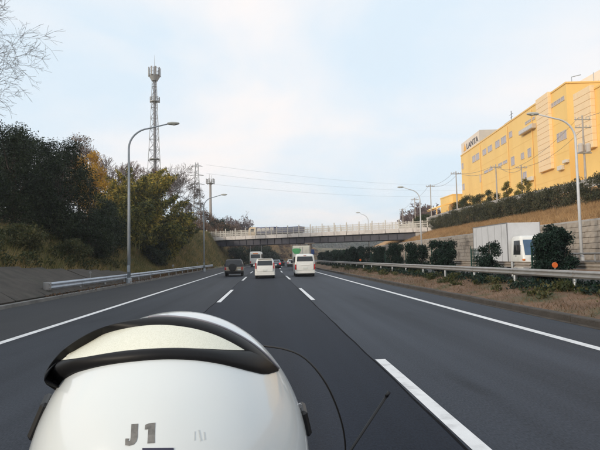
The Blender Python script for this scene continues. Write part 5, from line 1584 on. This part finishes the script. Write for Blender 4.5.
# J: stem and hook, 1: flag and stem (each letter a part)
decal([[(131.5, 424.3), (138.2, 423.8), (137.6, 437.0), (130.8, 437.4)],
       [(130.8, 437.4), (137.6, 437.0), (136.6, 441.2), (134.0, 444.4), (130.2, 440.6)],
       [(130.2, 440.6), (134.0, 444.4), (129.5, 445.8), (128.3, 441.4)],
       [(128.3, 441.4), (129.5, 445.8), (125.3, 445.2), (125.4, 440.0)],
       [(125.4, 440.0), (125.7, 438.6), (129.2, 438.6), (128.3, 441.4)]], LETT, 'letter')
decal([[(149.0, 423.4), (155.4, 422.8), (154.8, 443.0), (147.4, 443.4), (148.4, 429.2)],
       [(145.2, 425.0), (149.0, 423.4), (148.4, 429.2), (144.8, 429.6)]], LETT, 'letter')
NAVY = M('label_navy', (.03, .03, .06), .4, var=.2)
decal([[(142.5+5.2*k, 448.2-.05*k), (147.7+5.2*k, 448.15-.05*k), (147.7+5.2*k, 452), (142.5+5.2*k, 452)] for k in range(6)], NAVY, 'label_patch', .0007)
SCUFF = M('scuff', (.56, .58, .58), .5, var=.1)
decal([[(194.3, 431.5), (195.0, 431.5), (194.8, 440.5), (194.1, 440.5)], [(198.2, 430), (199.0, 430), (201.2, 441), (200.3, 441)], [(203.6, 432), (204.2, 432), (205.0, 440), (204.4, 440)]], SCUFF, 'scuff_mark')
# shield pivots at the sides
for (px, py, sd) in ((38, 422, -1), (306, 424, 1)):
    c = on_helmet(px, py, .0)
    nrm = Vector((c.x/HA.x**2, c.y/HA.y**2, c.z/HA.z**2)).normalized(); upv = Vector((0, -.15, 1)); upv = (upv - nrm*upv.dot(nrm)).normalized(); sdv = upv.cross(nrm)
    c = c + sdv*(.012 if sd > 0 else -.012)
    m = MB(); m.obox(c, nrm*.004, sdv*.014, upv*(.018 if sd < 0 else .014), .003); pv = obj('shield_pivot', m, BLACK, hm)
    if sd > 0:
        m = MB(); m.lathe([(.0003, -.002), (.0022, -.002), (.0022, .002), (.0003, .002)], c - sdv*.014 + upv*.0215 - nrm*.002, 'Y', 10); obj('screw', m, RIM, pv)

# motorcycle (only screen and aerial reach into view)
BX = -.094
mc = thing('motorcycle', 'black motorcycle whose clear screen edge and black aerial show right of the helmet', 'motorcycle', (BX, .9, 0))
SCR, t_, p_ = new_mat('clear_screen')
p_.inputs['Base Color'].default_value = (.55, .58, .62, 1); p_.inputs['Roughness'].default_value = .06; p_.inputs['Alpha'].default_value = .07
nn_ = t_.nodes.new('ShaderNodeTexNoise'); nn_.inputs['Scale'].default_value = 14
ra_ = t_.nodes.new('ShaderNodeMapRange'); ra_.inputs['To Min'].default_value = .010; ra_.inputs['To Max'].default_value = .035
t_.links.new(nn_.outputs['Fac'], ra_.inputs['Value']); t_.links.new(ra_.outputs[0], p_.inputs['Alpha'])
def screen_pt(px, py):
    d = look(px, py)
    # screen surface leans forward as it goes down and curves back at the sides
    y = 1.05
    for _ in range(12):
        p = CAMC + d*(y/d.y)
        y = 1.05 + .45*(1.46-p.z) - 1.6*(p.x-BX)**2
    return CAMC + d*(y/d.y)
ed = curve([(222, 343), (245, 344), (268, 346.5), (284, 349), (300, 355), (313, 366), (325, 382), (334, 400), (341, 420), (344.5, 437), (345.5, 455), (344, 480), (338, 520)], 40)
right = [screen_pt(*q) for q in ed]
left = [Vector((2*BX-p.x, p.y, p.z)) for p in right]
m = MB(); rows = []
for a, b in zip(left, right):
    rows.append([Vector((lerp(a.x, b.x, k/16), 1.05 + .45*(1.46-a.z) - 1.6*(lerp(a.x, b.x, k/16)-BX)**2, a.z)) for k in range(17)])
m.grid(rows); ws = obj('windscreen', m, SCR, mc, smooth=True, world_of=mc)
m = MB(); m.tube(list(reversed(left)) + right, .0018, 8); obj('screen_edge', m, BLACK, ws, smooth=True)
def rayY(px, py, y): d = look(px, py); return CAMC + d*(y/d.y)
a_, b_ = rayY(388.5, 393, .95), rayY(347, 456, .93); c_ = b_ + (b_-a_)*.75
m = MB(); m.tube([a_, b_, c_], .0025, 8); aer = obj('aerial', m, BLACK, mc, smooth=True, world_of=mc)
m = MB(); m.tube([a_ + (a_-b_)*.02, a_ + (b_-a_)*.06], .0033, 8); obj('aerial_tip', m, BLACK, aer, smooth=True)
BLKP = M('motorcycle_black', (.02, .02, .023), .25, coat=.5, var=.1)
CHR = M('chrome', (.6, .6, .6), .18, metal=1.0, var=.05)
L0 = Vector(mc.location)
def mobj(name, mb, mat, parent=None, smooth=True): return obj(name, mb, mat, parent or mc, smooth=smooth, world_of=mc if parent is None else None)
# handlebar
grips = [Vector((BX+s*.36, .98, 1.0)) for s in (-1, 1)]
m = MB(); m.tube([grips[0], Vector((BX-.2, 1.08, 1.03)), Vector((BX-.06, 1.12, .98)), Vector((BX+.06, 1.12, .98)), Vector((BX+.2, 1.08, 1.03)), grips[1]], .012, 8); hb = mobj('handlebar', m, BLACK)
m = MB(); m.tube([c_, Vector((BX+.2, 1.08, 1.03))], .006, 6); mobj('aerial_mount', m, BLACK)
# fairing, tank, seat
def mloft(name, secs, mat):
    m = MB(); m.loft([[(BX+w*math.cos(a), y, zc + h*math.sin(a)) for a in [2*math.pi*k/20 for k in range(20)]] for (y, w, h, zc) in secs]); return mobj(name, m, mat)
mloft('fairing', [(1.12, .20, .22, .84), (1.22, .25, .24, .84), (1.36, .22, .22, .80), (1.50, .13, .15, .74), (1.58, .03, .04, .72)], BLKP)
mloft('tank', [(.70, .08, .08, .80), (.76, .15, .13, .82), (.92, .18, .16, .85), (1.06, .15, .13, .84), (1.13, .06, .05, .83)], BLKP)
mloft('seat', [(-.32, .06, .03, .82), (-.22, .13, .06, .82), (.1, .15, .07, .80), (.45, .14, .06, .76), (.72, .09, .05, .75)], BLACK)
mloft('engine', [(.45, .05, .05, .45), (.52, .18, .18, .45), (.95, .18, .2, .45), (1.02, .05, .05, .45)], RIM)
mloft('tail', [(-.45, .03, .03, .78), (-.4, .09, .06, .76), (-.1, .12, .09, .70), (.3, .1, .08, .66)], BLKP)
for yw in (.02, 1.58):
    m = MB(); prof = [(.20, -.055), (.29, -.06), (.31, -.03), (.315, 0), (.31, .03), (.29, .06), (.20, .055)]
    m.lathe(prof, (BX, yw, .315), 'X', 28); w_ = mobj('wheel', m, TYRE)
    m = MB(); m.lathe([(.19, -.03), (.215, -.04), (.215, .04), (.19, .03)], (BX, yw, .315), 'X', 28)
    for k in range(5):
        a = 2*math.pi*k/5; m.tube([(BX, yw, .315), (BX, yw+.2*math.cos(a), .315+.2*math.sin(a))], .018, 6)
    o = obj('rim', m, RIM, w_)
for sx in (-.1, .1):
    m = MB(); m.tube([(BX+sx, 1.58, .315), (BX+sx, 1.30, .9)], .022, 8); mobj('fork', m, CHR)
    m = MB(); m.tube([(BX+sx, .02, .315), (BX+sx*1.1, .55, .40)], .025, 8); mobj('swingarm', m, RIM)
m = MB(); m.tube([(BX+.16, .75, .25), (BX+.17, .4, .25), (BX+.18, -.2, .38)], [.03, .045, .06], 10); mobj('exhaust', m, CHR)

# rider: one continuous skinned body below the helmet
rd = bpy.data.meshes.new('rider')
J = [(BX, .50, .84), (BX, .49, 1.00), (BX, .51, 1.15), (BX, .54, 1.25), (BX, .55, 1.33),               # pelvis..neck 0-4
     (BX-.17, .53, 1.215), (BX-.27, .66, 1.06), (BX-.32, .86, 1.01), (BX-.355, .965, 1.008),           # left arm 5-8
     (BX+.17, .53, 1.215), (BX+.27, .66, 1.06), (BX+.32, .86, 1.01), (BX+.355, .965, 1.008),           # right arm 9-12
     (BX-.12, .54, .82), (BX-.23, .92, .72), (BX-.21, .70, .36), (BX-.21, .84, .28),                   # left leg 13-16
     (BX+.12, .54, .82), (BX+.23, .92, .72), (BX+.21, .70, .36), (BX+.21, .84, .28)]
Rr = [.15, .135, .155, .10, .055, .075, .055, .043, .035, .075, .055, .043, .035, .10, .072, .052, .042, .10, .072, .052, .042]
Ee = [(0, 1), (1, 2), (2, 3), (3, 4), (3, 5), (5, 6), (6, 7), (7, 8), (3, 9), (9, 10), (10, 11), (11, 12), (0, 13), (13, 14), (14, 15), (15, 16), (0, 17), (17, 18), (18, 19), (19, 20)]
o0 = Vector((BX, .5, .84))
rd.from_pydata([Vector(j)-o0 for j in J], Ee, [])
ro = bpy.data.objects.new('person', rd); COL.objects.link(ro); ro.location = o0
sk = ro.modifiers.new('skin', 'SKIN')
for i, v in enumerate(rd.skin_vertices[0].data):
    v.radius = (Rr[i], Rr[i]*.8 if i in (0, 1, 2) else Rr[i]); v.use_root = (i == 0)
ro.modifiers.new('sub', 'SUBSURF').levels = 2
ro.modifiers['sub'].render_levels = 2
sk.use_smooth_shade = True
rd.materials.append(M('jacket_dark', (.03, .03, .035), .8, var=.25, scale=12, bump=.3))
tag(ro, 'rider in a dark jacket sitting under the white helmet, hands on the handlebar', 'person')
for s, gi in ((-1, 8), (1, 12)):
    base = Vector(J[gi]) - o0
    m = MB()
    rings = []
    for (dy, w, h) in ((-.02, .034, .026), (.02, .044, .024), (.06, .046, .020), (.075, .030, .014)):
        rings.append([(base.x + w*math.cos(a), base.y+dy, base.z+.012 + h*math.sin(a)) for a in [2*math.pi*k/12 for k in range(12)]])
    m.loft(rings)
    for f in range(4):
        x0 = base.x - .033 + .022*f; l = [.9, 1.0, .97, .8][f] if s > 0 else [.8, .97, 1.0, .9][f]
        m.tube([(x0, base.y+.055, base.z+.018), (x0, base.y+.055+.035*l, base.z+.005), (x0, base.y+.055+.035*l, base.z-.028), (x0, base.y+.045, base.z-.042)], [.011, .010, .0095, .008], 8)
    m.tube([(base.x - s*.035, base.y+.01, base.z), (base.x - s*.055, base.y+.04, base.z-.018), (base.x-s*.045, base.y+.065, base.z-.03)], [.013, .011, .009], 8)
    smooth_angle(obj('glove', m, BLACK, ro), 60)

# ------------------------------------------------------------------ air
hz = MB(); hz.box(-3200, 3200, -950, 3700, -1.5, 48)
hm_ = bpy.data.materials.new('haze_air'); hm_.use_nodes = True
ht = hm_.node_tree; ht.nodes.clear()
ho_ = ht.nodes.new('ShaderNodeOutputMaterial'); pv_ = ht.nodes.new('ShaderNodeVolumePrincipled')
pv_.inputs['Color'].default_value = (.90, .93, .97, 1); pv_.inputs['Density'].default_value = .0005; pv_.inputs['Anisotropy'].default_value = .2
ht.links.new(pv_.outputs[0], ho_.inputs['Volume'])
tag(obj('haze', hz, hm_), kind='stuff')
